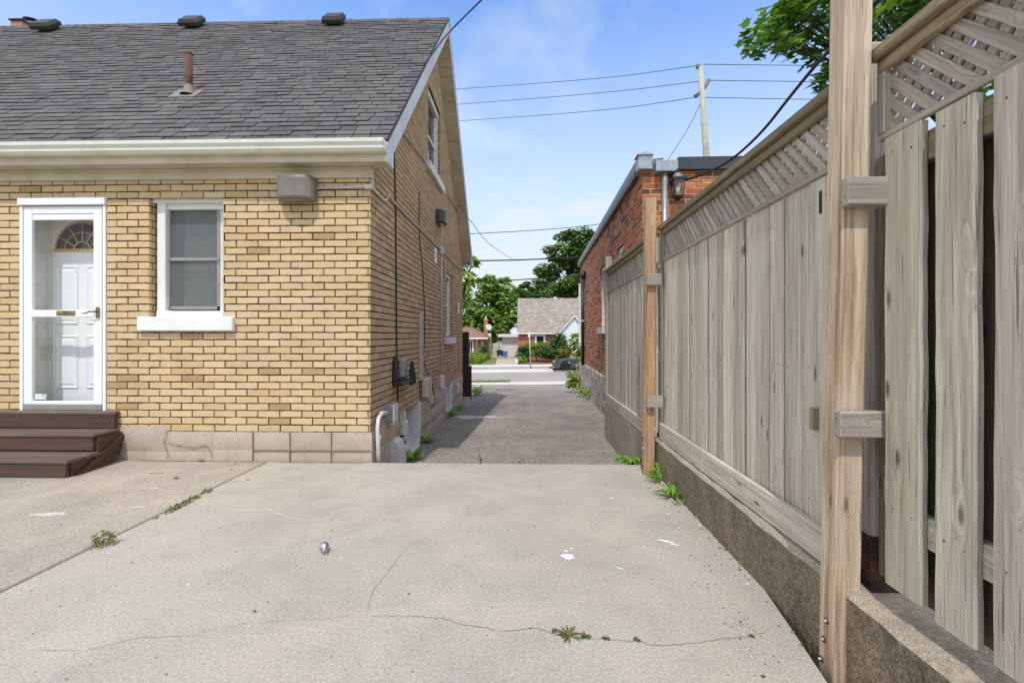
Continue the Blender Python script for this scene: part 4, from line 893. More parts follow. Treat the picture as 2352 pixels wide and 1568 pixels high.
# electrical box, pvc pipe, dryer vent, tap, outlet
eb = thing('electrical_box', 'grey electrical box with pale pipe curving down at the near corner', 'electrical box', (XG, 5.08, 0))
mb = MB(); mb.box(XG, XG + .09, 5.0, 5.16, .285, .475, bev=.006); mb.build('box', 'galv', eb)
mb = MB(); mb.box(XG + .09, XG + .1, 4.99, 5.17, .28, .48, bev=.004); mb.build('cover', 'pvc', eb)
mb = MB(); pp = [onX(x, y, XG + .05) for x, y in ((890, 947), (876, 949), (869, 962), (867, 985), (869, 1040), (870, 1075))]; mb.tube(pp, .021, 12); mb.build('pipe', 'pvc', eb)
mb = MB(); mb.tube([pp[4] + Vector((0, 0, .1)), pp[4] + Vector((0, 0, .18))], .026, 12); mb.build('coupling', 'pvc', eb)
a, b = onX(891, 1008, XG), onX(908, 1051, XG)
mb = MB(); y0, y1, z0, z1 = 5.17, 5.42, -.27, .06
prof = [(0, z1), (.04, z1), (.08, z1 - .03), (.11, z1 - .1), (.125, z0 + .05), (.125, z0 + .04), (0, z0 + .04)]
mb.prism(prof, lambda u, v, w: (XG + u, w, v), y0, y1, mi=0); mb.build('dryer_vent', 'pvc', label='white hooded dryer vent low on the gable foundation', category='vent')
mb = MB(); mb.box(XG, XG + .07, 5.58, 5.74, -.02, .19, bev=.012); mb.build('outlet_cover', 'pvc', label='white weatherproof outlet cover beside the basement window', category='outlet')
tp = thing('garden_tap', 'small dark garden tap above the dryer vent', 'tap', (XG, 5.5, -.02))
mb = MB(); mb.tube([(XG, 5.5, -.0), (XG + .07, 5.5, 0), (XG + .09, 5.5, -.02), (XG + .09, 5.5, -.05)], .012, 8); mb.build('spout', 'nickel', tp)
mb = MB(); mb.lathe([(.0, .0), (.03, .0), (.034, .008), (.03, .014), (0, .014)], (XG + .05, 5.5, .035)); mb.tube([(XG + .05, 5.5, 0), (XG + .05, 5.5, .04)], .007, 6); mb.build('tap_handle', 'black', tp)
def plate(y, z, lab):
    mb = MB(); mb.box(XG, XG + .008, y - .09, y + .09, z - .12, z + .12, bev=.002); o = mb.build('wall_notice', 'white_vinyl', label=lab, category='notice')
    for k in range(4):
        mb = MB(); mb.box(XG + .0082, XG + .0088, y - .06, y + .05 - .02 * (k % 2), z + .06 - .035 * k, z + .075 - .035 * k); mb.build('print', 'wire', o)
q = onX(1000, 587, XG); plate(q.y, q.z, 'small white notice left of the vertical conduit')
q = onX(1053, 707, XG); plate(q.y, q.z, 'small white notice near the far corner of the gable wall')
mb = MB(); mb.box(XG, XG + .06, 10.1, 10.3, -.02, .18, bev=.01); mb.build('outlet_cover', 'pvc', label='small white box low on the far end of the gable foundation', category='outlet')
# ------------------------------------------------------------------ concrete retaining walls
def rough_box(mb, x0, x1, y0, y1, z0, z1, st=.08, amp=.004, mi_top=1):
    ny = max(2, int((y1 - y0) / st)); pr = [(x0, z0), (x0, z0 + (z1 - z0) * .5), (x0, z1 - .02), (x0 + .018, z1), ((x0 + x1) / 2, z1 + .002), (x1, z1)]
    vs = [];
    for j in range(ny + 1):
        y = y0 + (y1 - y0) * j / ny; ch = U(0, .012) if R() < .25 else 0
        for i, (x, z) in enumerate(pr): vs.append((x + U(-amp, amp) + (ch if i in (2, 3) else 0), y, z + (U(-amp, amp) - (ch * .6 if i in (2, 3) else 0) if i > 1 else 0)))
    m = len(pr)
    for j in range(ny):
        for i in range(m - 1):
            k = j * m + i; mb.add([vs[k], vs[k + 1], vs[k + m + 1], vs[k + m]], [(0, 3, 2, 1)], mi=(mi_top if i >= 2 else 0))
    e = [(x0, y0, z0), (x0, y0, z1), (x1, y0, z1), (x1, y0, z0)]; mb.add(e, [(0, 1, 2, 3)], mi=0); e = [(x, y1, z) for x, _, z in e]; mb.add(e, [(3, 2, 1, 0)], mi=0)
mb = MB(); rough_box(mb, 1.13, 1.42, -1.5, 4.24, -.3, .307); rw = mb.build('retaining_wall', ['retain', 'retain_top'], label='dark pebbly concrete retaining wall under the near fence', category='retaining wall')
mb = MB(); rough_box(mb, 1.165, 1.42, 4.34, 7.12, -.4, .22); rw2 = mb.build('retaining_wall', ['retain_top', 'retain_top'], label='lower pale concrete retaining wall beyond the middle post', category='retaining wall')
mb = MB(); mb.box(1.42, 30, -6, 5.6, -.3, .2); mb.build('neighbour_yard', 'lawn', kind='structure', label='raised yard behind the fence')
# ------------------------------------------------------------------ fences
FX = 1.19
def lattice(mb, y0, y1, z0, z1, X, w=.031, gap=.0175, seed=1):
    half_ = [(1, 0, y1), (-1, 0, -y0), (0, 1, z1), (0, -1, -z0)]
    p = (w + gap) * math.sqrt(2)
    for d, xw in ((1, (X, X + .008)), (-1, (X + .009, X + .017))):
        c0 = (y0 - z1 if d == 1 else y0 + z0) - p; c1 = (y1 - z0 if d == 1 else y1 + z1) + p; c = c0 + U(0, p)
        while c < c1:
            # slat centre line y - d*z = c
            hw = w / math.sqrt(2) * U(.94, 1.05); L = 3
            pl = [(c + hw + d * -L, -L), (c + hw + d * L, L), (c - hw + d * L, L), (c - hw + d * -L, -L)]
            if d == -1: pl = pl[::-1]
            for h in half_: pl = clip(pl, *h)
            if len(pl) >= 3 and area(pl) > 1e-4: mb.prism(pl, lambda u, v, q: (q, u, v), xw[0], xw[1], long=(.707 * 1, .707 * d))
            c += p
def nails(mb, pts, X, r=.0035):
    for y, z in pts:
        rr = r * U(.7, 1.2); mb.add([(X - .0006, y + rr * math.cos(k), z + rr * math.sin(k)) for k in (0, 1.05, 2.1, 3.14, 4.2, 5.2)], [(5, 4, 3, 2, 1, 0)], mi=1)
FENCE = thing('wooden_fence', 'tall weathered board fence with lattice top on the concrete walls at right', 'fence', (1.2, 3.5, .3))
def fence(label, y0, y1, zb, zt_, zl, X, bw=(.112, .142), boards=True, mat='wood_grey'):
    t = part_empty('panel', FENCE, (X, (y0 + y1) / 2, zb), label=label)
    mb = MB(); y = y0 + .02
    if boards:
        k = 0; pts = []
        while y < y1 - .03:
            w = min(U(*bw), y1 - .02 - y); wob = U(-.003, .003); g = U(.003, .006)
            Mx = Matrix.Translation((0, y, 0)) @ Matrix.Rotation(U(-.0015, .0015), 4, 'X') @ Matrix.Rotation(U(-.02, .02), 4, 'Z')
            mb.box(X + wob, X + wob + .018, 0, w - g, zb + .09, zl + U(-.004, .004), long=2, Mx=Mx, bev=.003)
            for zz in (zb + .2, (zb + zl) / 2, zl - .1): pts += [(y + w * .25 + U(-.01, .01), zz + U(-.02, .02)), (y + w * .7 + U(-.01, .01), zz + U(-.02, .02))]
            y += w; k += 1
        nails(mb, pts, X - .004)
        mb.build('boards', [mat, 'rust'], t)
        mb = MB(); 
        for zz in (zb + .15, (zb + zl) / 2, zl - .05): mb.box(X + .024, X + .062, y0, y1, zz - .045, zz + .045, long=1)
        mb.build('rear_rail', mat, t)
        mb = MB(); yy = y0
        while yy < y1: mb.box(X + .064, X + .08, yy, min(yy + .138, y1), zb + .02, zl, long=2); yy += .1395
        mb.build('rear_boards', mat, t)
        mb = MB(); mid = y0 + (y1 - y0) * .56
        mb.box(X - .034, X - .004, y0 + .004, mid, zb + .004, zb + .142, long=1, bev=.004, col=(.3, .4, .5)); mb.box(X - .036, X - .004, mid + .003, y1 - .004, zb + .002, zb + .14, long=1, bev=.004, col=(.7, .4, .5))
        mb.build('bottom_rail', mat, t)
    mb = MB(); lattice(mb, y0 + .03, y1 - .03, zl + .015, zt_ - .05, X + .004); mb.build('lattice', 'wood_lat', t)
    mb = MB(); mb.box(X - .012, X + .004, y0, y1, zl - .002, zl + .022, long=1, bev=.003); mb.build('lattice_trim', 'wood_lat', t)
    mb = MB(); mb.box(X - .045, X + .05, y0 - .01, y1 + .01, zt_ - .022, zt_ + .016, long=1, bev=.005); mb.build('top_cap', 'wood_old', t)
    mb = MB(); mb.box(X - .02, X + .003, y0, y1, zt_ - .065, zt_ - .023, long=1, bev=.004); mb.build('top_rail', 'wood_old', t)
    for yy in (y0 + .012, y1 - .012):
        mb = MB(); mb.box(X - .016, X + .02, yy - .018, yy + .018, zl + .02, zt_ - .06, long=2, bev=.003); mb.build('lattice_stop', 'wood_green', t)
    return t
f1 = fence('long middle fence panel of tight weathered boards with lattice top', 1.87, 4.20, .31, 2.14, 1.845, FX)
f2_ = fence('far short fence panel of grey boards beside the red brick building', 4.40, 7.05, .22, 2.15, 1.83, 1.20, bw=(.10, .14))
f3 = fence('nearest fence section with wide spaced boards and large lattice', .35, 1.655, .31, 2.15, 1.862, 1.205, boards=False)
pts = []
yy = 1.619
for (w, g, zb_, zt__, mt) in ((.141, .054, .392, 1.855, 'wood_green'), (.120, .054, .376, 1.85, 'wood_grey'), (.132, .050, .372, 1.86, 'wood_grey'), (.15, .034, .38, 1.86, 'wood_grey'), (.15, .034, .38, 1.86, 'wood_grey'), (.15, .034, .38, 1.86, 'wood_grey')):
    mb = MB(); X0 = 1.186; n = 14; vs = []
    jl = [U(-.003, .003) for _ in range(n + 1)]; jr = [U(-.003, .003) for _ in range(n + 1)]
    for j in range(n + 1):
        z = zb_ + (zt__ - zb_) * j / n; a, b = yy - w + jr[j], yy + jl[j]
        if mt == 'wood_green' and j == n: b -= .0
        vs += [(X0, b - .002, z), (X0, a + .002, z), (X0 + .002, a, z), (X0 + .024, a, z), (X0 + .024, b, z), (X0 + .002, b, z)]
    fs = [(j * 6 + k, j * 6 + (k + 1) % 6, (j + 1) * 6 + (k + 1) % 6, (j + 1) * 6 + k) for j in range(n) for k in range(6)] + [tuple(range(6)), tuple(range(n * 6, n * 6 + 6))]
    o_ = (U(0, 50), U(0, 50), U(0, 50)); mb.add(vs, fs, None, [(v[2] + o_[0], v[1] + o_[1], v[0] + o_[2]) for v in vs])
    for zz in (zb_ + .25, zt__ - .06): nails(mb, [(yy - w * .25, zz + U(-.01, .01)), (yy - w * .78, zz + U(-.01, .01))], X0 - .0003, .0035)
    mb.build('board', [mt, 'rust'], f3, label='wide greenish board' if mt == 'wood_green' else 'wide grey knotty board'); yy -= w + g
mb = MB(); mb.box(1.212, 1.25, .35, 1.60, 1.735, 1.826, long=1, bev=.004); mb.build('upper_rail', 'wood_old', f3)
mb = MB(); mb.box(1.212, 1.25, .35, 1.60, .56, .655, long=1, bev=.004); mb.build('lower_rail', 'wood_green', f3)
yy = 1.605
while yy > .4:
    mb = MB(); mb.box(1.252, 1.27, yy - .15, yy, .36, 1.84, long=2, bev=.003); mb.build('rear_board', 'wood_dim', f3); yy -= .180
mb = MB(); mb.box(1.252, 1.27, 1.64, 1.74, .36, 1.84, long=2, bev=.003); mb.build('rear_board', 'wood_old', f3)
# fence post between the two near panels, in its steel shoe
fp = part_empty('fence_post', FENCE, (1.285, 1.80, .31), label='grey weathered fence post in a rusty steel shoe')
mb = MB(); mb.box(1.232, 1.332, 1.745, 1.845, .31, 2.26, long=2, bev=.012); mb.build('timber', 'wood_lat', fp)
mb = MB(); mb.box(1.227, 1.337, 1.738, 1.852, .312, .49, bev=.004); mb.build('post_shoe', 'rustdark', fp)
mb = MB(); mb.box(1.21, 1.36, 1.71, 1.88, .308, .316); mb.build('base_plate', 'rustdark', fp)
fp2 = part_empty('fence_post', FENCE, (1.22, 7.11, .22), label='pale grey far end post')
mb = MB(); mb.box(1.17, 1.262, 7.06, 7.152, .22, 2.36, long=2, bev=.006); mb.build('timber', 'wood_green', fp2)
fp3 = part_empty('fence_post', FENCE, (1.24, 4.3, .22))
mb = MB(); mb.box(1.195, 1.285, 4.235, 4.325, .22, 2.19, long=2, bev=.006); mb.build('timber', 'wood_green', fp3)
# braced cedar posts
def post(name, label, base, top, w, mat, mats=None):
    t = thing(name, label, 'post', base); mb = MB(); b, tp_ = Vector(base), Vector(top); L = (tp_ - b).length; n = 16
    o_ = (U(0, 50), U(0, 50), U(0, 50)); vs = []; gc = []; c = .006
    pr = [(c, 0), (w - c, 0), (w, c), (w, w - c), (w - c, w), (c, w), (0, w - c), (0, c)]
    for j in range(n + 1):
        k = j / n; q = b.lerp(tp_, k); jj = U(-.0012, .0012)
        for x, y in pr: vs.append((q.x + x + jj, q.y + y, q.z)); gc.append((k * L + o_[0], x + y + o_[1], x - y + o_[2]))
    fs = [(j * 8 + i, j * 8 + (i + 1) % 8, (j + 1) * 8 + (i + 1) % 8, (j + 1) * 8 + i) for j in range(n) for i in range(8)] + [tuple(range(8)), tuple(range(n * 8, n * 8 + 8))]
    mb.add(vs, fs, (.3, .3, .5), gc); mb.build('timber', mat, t); return t
P1 = post('support_post', 'tall near fresh cedar post bolted in front of the fence at right', (1.091, 1.733, -.058), (1.054, 1.60, 2.62), .090, 'wood_ped')
P2 = post('support_post', 'orange brown cedar post with split foot standing where slab meets driveway', (1.017, 4.16, .002), (1.03, 4.13, 2.385), .090, 'wood_orange')
def cblock(par, x0, x1, y0, y1, z0, z1):
    mb = MB(); mb.box(x0, x1, y0, y1, z0, z1, long=0, bev=.004, col=(.9, .3, .4)); mb.build('cross_block', 'wood_lat', par)
a = onY(1948, 405, 1.605); b = onY(2055, 470, 1.605); cblock(P1, a.x, b.x + .0, 1.605, 1.643, b.z, a.z)
a = onY(1931, 945, 1.638); b = onY(2052, 1006, 1.638); cblock(P1, a.x, b.x, 1.638, 1.677, b.z, a.z)
for (xa, ya, xb, yb_) in ((1487, 628, 1520, 655), (1487, 909, 1524, 936)):
    a = onY(xa, ya, 4.10); b = onY(xb, yb_, 4.10); cblock(P2, a.x, b.x, 4.098, 4.138, b.z, a.z)
for px_, py_ in ((1900, 1425), (1893, 1467), (1887, 1512)):
    q = onX(px_, py_, 1.088 if 1 else 0); mb = MB(); mb.lathe([(.0, 0), (.0115, .0), (.0125, .003), (.011, .006)], (1.0895, q.y, q.z), (-1, 0, 0), 16); bo = mb.build('washer', 'rust', P1)
    mb = MB(); mb.lathe([(.006, .003), (.006, .009), (.0045, .012), (0, .0125)], (1.088, q.y, q.z), (-1, 0, 0), 8); mb.build('bolt', 'galv', bo)
for py_ in (1004, 1028, 1068):
    q = onX(1474, py_, 1.018); mb = MB(); mb.lathe([(.016, 0), (.016, .004), (.007, .004), (.006, .012), (0, .012)], (1.0185, 4.205, q.z), (-1, 0, 0), 12); mb.build('bolt', 'rust' if py_ != 1028 else 'galv', P2)
# slots and block ends showing in the long fence panel beside the tall post
mb = MB(); q = onX(1889, 464, FX); mb.box(FX - .006, FX + .002, 1.955, 1.972, onX(1889, 490, FX).z, onX(1889, 438, FX).z); mb.build('notch', 'wood_far', f1)
mb = MB(); mb.box(FX - .03, FX + .002, 1.975, 2.0, onX(1875, 985, FX).z, onX(1875, 935, FX).z, bev=.003); mb.build('block_end', 'wood_old', f1)
# ------------------------------------------------------------------ red brick building
C0 = Vector((1.447, 6.0, 0)); C1 = Vector((1.615, 14.3, 0)); ud = (C1 - C0).normalized(); nd = Vector((-ud.y, ud.x, 0)); Ls = (C1 - C0).length
fr_ = lambda u, z, w: tuple(C0 + ud * u + nd * w + Vector((0, 0, z)))
ff_ = lambda u, z, w: tuple(C0 + Vector((ud.y, -ud.x, 0)) * u - ud * w + Vector((0, 0, z)))
RB = [lin(184, 104, 66), lin(196, 116, 72), lin(166, 90, 58), lin(204, 128, 78), lin(138, 82, 62), lin(178, 104, 62), lin(190, 112, 74)]
def rb_(u, z):
    c = random.choice(RB); k = U(.85, 1.1)
    if R() < .15: c = lin(92, 66, 56)
    return tuple(v * k for v in c)
red = thing('brick_building', 'red brick building with grey metal roof edge behind the fence', 'building', tuple(C0))
def along(px_):   # distance along the side wall for a photo column
    r = ray(px_, 700); # solve C0+ud*u = t*r (xy)
    d = ud.x * r.y - ud.y * r.x; return -(C0.x * r.y - C0.y * r.x) / d
def zside(px_, py_):
    u = along(px_); P = C0 + ud * u; r = ray(px_, py_); return CZ + r.z * (P.y / r.y)
TW = (along(1390.5), along(1379), zside(1385, 752), zside(1384, 612)); SW = (along(1432), along(1417), zside(1425, 598), zside(1424, 566)); FW = (along(1343), along(1334.5), zside(1338, 785), zside(1338, 655))
RH = [TW, SW, FW]
mb = MB()
brick_wall(mb, fr_, 0, Ls, .42, 3.27, RH, (), rb_, m=.0125, dep=.0035, jit=.0008, sub=1, bl=.205)
wallsheet(mb, fr_, 0, Ls, -.6, 3.3, RH, -.003)
brick_wall(mb, ff_, 0, 4.2, .5, 3.27, (), (), rb_, m=.0115, dep=.005, jit=.0008, sub=1, start=1)
wallsheet(mb, ff_, 0, 4.2, -.6, 3.3, (), -.004)
for h in RH:
    for uu, s_ in ((h[0], 1), (h[1], -1)):
        f_ = lambda u, z, w, uu=uu, s_=s_: fr_(uu + s_ * w * .5, z, -.004 - u)
        brick_wall(mb, f_, 0, .1, h[2], h[3], (), (), rb_, bl=.095, dep=.005); 
        mb.add([fr_(uu - s_ * .003, h[2], -.01), fr_(uu - s_ * .003, h[2], -.12), fr_(uu - s_ * .003, h[3], -.12), fr_(uu - s_ * .003, h[3], -.01)], [(0, 1, 2, 3)], mi=1)
mb.build('wall', ['redbrick', 'mortar_pale'], red)
mb = MB(); mb.add([fr_(.02, -.4, -.15), fr_(Ls, -.4, -.15), fr_(Ls, 3.3, -.15), fr_(.02, 3.3, -.15), fr_(.02, 3.3, -4.2), fr_(Ls, 3.3, -4.2), fr_(Ls, -.4, -4.2), fr_(.02, -.4, -4.2)], [(0, 1, 2, 3), (3, 2, 5, 4), (1, 2, 5, 6), (4, 5, 6, 7)]); mb.build('core', 'darkmetal', red)
mb = MB(); mb.add([fr_(Ls + .002, -.4, 0), fr_(Ls + .002, 3.3, 0), fr_(Ls + .002, 3.3, -4.2), fr_(Ls + .002, -.4, -4.2)], [(0, 1, 2, 3)], lin(140, 74, 54)); mb.build('far_wall', 'redbrick', red)
mb = MB(); nu = 60; nz = 8; vs = []
for j in range(nz + 1):
    for i in range(nu + 1): vs.append(fr_(.9 + (Ls - .9) * i / nu, -.7 + 1.12 * j / nz + (U(-.03, .03) if j == nz else 0), .03 + U(-.012, .02)))
vs2 = [fr_(.9 + (Ls - .9) * i / nu, .44, -.01) for i in range(nu + 1)]
fs = [(j * (nu + 1) + i, j * (nu + 1) + i + 1, (j + 1) * (nu + 1) + i + 1, (j + 1) * (nu + 1) + i) for j in range(nz) for i in range(nu)]
b0 = len(vs); fs += [(nz * (nu + 1) + i, nz * (nu + 1) + i + 1, b0 + i + 1, b0 + i) for i in range(nu)]
mb.add(vs + vs2, fs, sm=False); mb.build('foundation', 'rubble', red, label='crumbling rendered foundation')
for h, nm in ((TW, 'window'), (SW, 'window'), (FW, 'window')):
    w = part_empty('window', red, fr_((h[0] + h[1]) / 2, h[2], 0))
    def bb(name, mat, u0, u1, z0, z1, w0, w1):
        mb = MB(); mb.prism([(u0, z0), (u1, z0), (u1, z1), (u0, z1)], fr_, w0, w1); return mb.build(name, mat, w)
    bb('frame', 'white_dirty', h[0], h[0] + .06, h[2], h[3], -.14, -.03); bb('frame', 'white_dirty', h[1] - .06, h[1], h[2], h[3], -.14, -.03)
    bb('frame', 'white_dirty', h[0] + .06, h[1] - .06, h[3] - .07, h[3], -.14, -.03); bb('pane', 'darkglass', h[0] + .05, h[1] - .05, h[2], h[3] - .05, -.1, -.09)
    bb('sill', 'white_dirty', h[0] - .1, h[1] + .1, h[2] - .12, h[2] - .0, -.14, .07)
    if h is FW: bb('casing', 'white', h[0] - .1, h[0] - .02, h[2], h[3] + .1, .001, .05); bb('casing', 'white', h[1] + .02, h[1] + .1, h[2], h[3] + .1, .001, .06)
ztop = 3.27
mb = MB(); mb.prism([(-.02, ztop - .02), (.06, ztop - .035), (.075, ztop + .02), (.05, ztop + .16), (-.3, ztop + .2), (-.3, ztop)], lambda w, z, u: fr_(u, z, w), .16, Ls + .06)
mb.build('side_flashing', 'greymetal', red, label='grey metal roof edge along the side')
mb = MB(); mb.box(0, .17, -.13, .02, 0, .17, bev=.006, Mx=Matrix.Translation(fr_(0, ztop - .03, 0)) @ Matrix.Translation((-.07, 0.03, 0)))
mb.prism([(-.09, ztop + .14), (.11, ztop + .14), (.06, ztop + .17), (0, ztop + .175)], lambda u, z, w: tuple(C0 + Vector((u, w, z))), -.12, .08); mb.build('corner_box', 'galv', red)
a, b = onY(1505, 370, 5.9), onY(1556, 395, 5.9); mb = MB(); mb.box(a.x, b.x, 5.86, 6.0, b.z, a.z, bev=.006); mb.build('scupper_box', 'galv', red)
mb = MB(); z0 = onY(1600, 390, 5.95).z; mb.prism([(b.x + .0, z0 + .0), (6.0, z0 + .0), (6.0, z0 + .175), (b.x + .02, z0 + .15)], lambda u, z, w: (u, 5.99 - w, z), 0, .07); mb.build('front_flashing', 'darkmetal', red)
dp = onY(1526, 400, 5.95); mb = MB(); mb.tube([(dp.x, 5.93, a.z - .1), (dp.x, 5.93, .3)], .034, 12); mb.build('downpipe', 'galv', red)
mb = MB(); u_ = along(1345); ztp = zside(1345, 641); zbt = zside(1345, 838); pq = [fr_(u_, ztp, .07), fr_(u_, zbt, .07)]; mb.tube(pq, .045, 10); mb.tube([fr_(u_, ztp + .22, .05), fr_(u_, ztp + .1, .07), pq[0]], [.05, .075, .05], 10)
mb.build('drain_pipe', 'black', red)
mb = MB(); mb.tube([fr_(u_, (ztp + zbt) / 2, .07), fr_(u_, (ztp + zbt) / 2 + .05, .07)], .055, 10); mb.build('clamp', 'galv', red)
# lantern
lp = onY(1557, 440, 5.84); ln = thing('lantern', 'black carriage lantern with clear panes on the red brick wall', 'lantern', (lp.x, 6.0, lp.z))
mb = MB(); z0, z1 = onY(0, 446 + 18, 5.84).z, onY(0, 446 - 16, 5.84).z
def fru(r0, r1, z0, z1, c=lp): 
    return [(c.x - r0, c.y - r0, z0), (c.x + r0, c.y - r0, z0), (c.x + r0, c.y + r0, z0), (c.x - r0, c.y + r0, z0), (c.x - r1, c.y - r1, z1), (c.x + r1, c.y - r1, z1), (c.x + r1, c.y + r1, z1), (c.x - r1, c.y + r1, z1)]
FF = [(0, 1, 5, 4), (1, 2, 6, 5), (2, 3, 7, 6), (3, 0, 4, 7)]
mb.add(fru(.05, .066, z0, z1), FF); mb.build('panes', 'lanternglass', ln)
mb = MB()
for sx_ in (-1, 1):
    for sy_ in (-1, 1): mb.tube([(lp.x + sx_ * .05, lp.y + sy_ * .05, z0), (lp.x + sx_ * .066, lp.y + sy_ * .066, z1)], .006, 6)
mb.add(fru(.085, .085, z1, z1 + .028), FF + [(0, 3, 2, 1), (4, 5, 6, 7)]); mb.add(fru(.02, .055, z0 - .05, z0), FF + [(4, 5, 6, 7)])
mb.tube([(lp.x, lp.y, z1 + .09), (lp.x, lp.y, z1 + .14), (lp.x, lp.y + .06, z1 + .17), (lp.x, 5.99, z1 + .10)], .013, 8); mb.box(lp.x - .05, lp.x + .05, 5.97, 5.995, z1 + .0, z1 + .17); mb.build('frame', 'black', ln)
mb = MB(); mb.lathe([(.066, 0), (.062, .03), (.045, .055), (.02, .07), (0, .075)], (lp.x, lp.y, z1 + .028)); mb.build('cap', 'lampgrey', ln)
mb = MB(); mb.lathe([(.0, 0), (.018, .02), (.026, .05), (.02, .07), (.014, .09)], (lp.x, lp.y, z0 + .03)); mb.build('bulb', 'bulbglass', ln)
q = onY(1728, 424, 5.9); mb = MB(); mb.lathe([(0, 0), (.03, .01), (.034, .04), (.02, .07), (.012, .1)], (q.x, 5.93, q.z - .05)); mb.tube([(q.x, 5.93, q.z + .04), (q.x, 5.99, q.z + .06)], .01, 6); mb.build('wall_socket_lamp', 'black', label='small black socket lamp under the dark roof flashing', category='lamp')
# service cable overhead
Pc = [onY(1570, 416, 5.88), onY(1660, 384, 5.3), onY(1745, 312, 4.6), onY(1822, 212, 3.9), onY(1905, 113, 3.3), onY(2010, 10, 2.85), onY(2100, -80, 2.5), onY(2300, -300, 2.0)]
cable('overhead_cable', 'thick black cable rising from the lantern over the fence', 'cable', Pc, .0125, 'cable', smooth=3)
# small pillar at far corner of the building
q0, q1 = onY(1326, 885, 14.6), onY(1345, 840, 14.6); mb = MB(); mb.box(q0.x, q1.x + .1, 14.5, 14.8, -.6, q1.z - .04, long=2); pi_ = mb.build('corner_pillar', 'wood_grey', label='weathered boxed pillar at the far foot of the red building', category='pillar')
mb = MB(); mb.box(q0.x - .05, q1.x + .15, 14.42, 14.88, q1.z - .038, q1.z + .03, bev=.01); mb.build('cap', 'wood_old', pi_)
# ------------------------------------------------------------------ far side of the street
def gl_(x, y): return gz(y)
fbk = lambda Y: (lambda u, z, w: (u, Y - w, z))
# house across the street
Y0 = 50.0; G = gz(50) + .02
hb = thing('brick_cottage', 'red brick cottage with big tan roof and white front gable across the street', 'house', (onY(1189, 800, Y0).x + 6, Y0, G))
xa, xb = onY(1190, 800, Y0).x, onY(1190, 800, Y0).x + 15; ze = onY(1200, 765, Y0).z; zr = onY(1200, 686, Y0 + 3.6).z
FWN = (onY(1228, 800, Y0).x, onY(1253, 800, Y0).x, onY(1240, 795, Y0).z, onY(1240, 767, Y0).z)
mb = MB(); brick_wall(mb, fbk(Y0), xa, xb, G, ze, [FWN], (), lambda u, z: tuple(v * U(.85, 1.15) for v in random.choice((lin(166, 96, 70), lin(178, 108, 78), lin(146, 82, 62)))), bl=.42, bh=.13, m=.025, dep=.012, sub=1, jit=0)
wallsheet(mb, fbk(Y0), xa, xb, G - .3, ze + .1, [FWN], -.01)
mb.add([(xa, Y0 + .01, G - .3), (xa, Y0 + 8, G - .3), (xa, Y0 + 8, ze), (xa, Y0 + 4, zr - .2), (xa, Y0 + .01, ze)], [(0, 1, 2, 3, 4)], lin(160, 92, 68)); mb.build('wall', ['redbrick', 'mortar_pale'], hb)
Lc = math.hypot(3.9, zr - ze); c1, c2 = 3.9 / Lc, (zr - ze) / Lc
TAN = [lin(158, 147, 138), lin(150, 140, 131), lin(165, 155, 146), lin(147, 137, 129), lin(160, 148, 136)]
mb = MB(); roof_plane(mb, lambda x, s_, w: (x, Y0 - .35 + c1 * s_ - c2 * w, ze - .02 + c2 * s_ + c1 * w), Lc + .1, xa - .1, xb, .16, .34, TAN, .02)
mb.add([(xa - .1, Y0 + 3.6, zr), (xb, Y0 + 3.6, zr), (xb, Y0 + 8, ze), (xa - .1, Y0 + 8, ze)], [(0, 1, 2, 3)], TAN[0]); rfb = mb.build('roof', 'roof_tan', hb)
mb = MB(); mb.box(xa - .15, onY(1282, 765, Y0).x, Y0 - .46, Y0 - .34, ze - .1, ze + .03); mb.build('gutter', 'metalwhite', hb)
def fwindow(par, Y, b, name='window', mull=1, frame='white', pane='darkglass', fw=.12):
    x0, x1, z0, z1 = b; w = part_empty(name, par, ((x0 + x1) / 2, Y, z0)); mb = MB()
    mb.box(x0, x0 + fw, Y - .05, Y + .06, z0, z1); mb.box(x1 - fw, x1, Y - .05, Y + .06, z0, z1); mb.box(x0 + fw, x1 - fw, Y - .05, Y + .06, z1 - fw, z1); mb.box(x0 + fw, x1 - fw, Y - .05, Y + .06, z0, z0 + fw)
    for k in range(1, mull + 1): xm = x0 + (x1 - x0) * k / (mull + 1); mb.box(xm - .03, xm + .03, Y - .04, Y + .05, z0 + fw, z1 - fw)
    mb.build('frame', frame, w); mb = MB(); mb.box(x0 + .05, x1 - .05, Y + .02, Y + .03, z0 + .05, z1 - .05); mb.build('pane', pane, w); return w
fwindow(hb, Y0, FWN, mull=0, fw=.22)
# projecting white gable bay
Yg = Y0 - 1.4; gx0, gx1 = onY(1282, 765, Yg).x, onY(1356, 765, Yg).x; gzt = onY(1314, 724, Yg).z; gze = onY(1290, 766, Yg).z; gxm = (gx0 + gx1) / 2
mb = MB(); fgb = fbk(Yg)
z = G
while z < gzt:
    z2 = min(z + .2, gzt); pl = [(gx0 + .35, z), (gx1 - .35, z), (gx1 - .35, z2 - .01), (gx0 + .35, z2 - .01)] if z < gze else [(gx0, z), (gx1, z), (gx1, z2 - .01), (gx0, z2 - .01)]
    if z >= gze:
        s_ = (gzt - gze) / (gxm - gx0)
        pl = clip(pl, -s_, 1, gze - s_ * gx0); pl = clip(pl, s_, 1, gze + s_ * gx1)
    if len(pl) >= 3: mb.prism(pl, fgb, -.02, .012 + U(0, .004))
    z += .2
mb.add([fgb(gx0 + .35, G, -.01), fgb(gx1 - .35, G, -.01), fgb(gx1 - .35, gze, -.01), fgb(gxm, gzt - .05, -.01), fgb(gx0 + .35, gze, -.01)], [(0, 1, 2, 3, 4)])
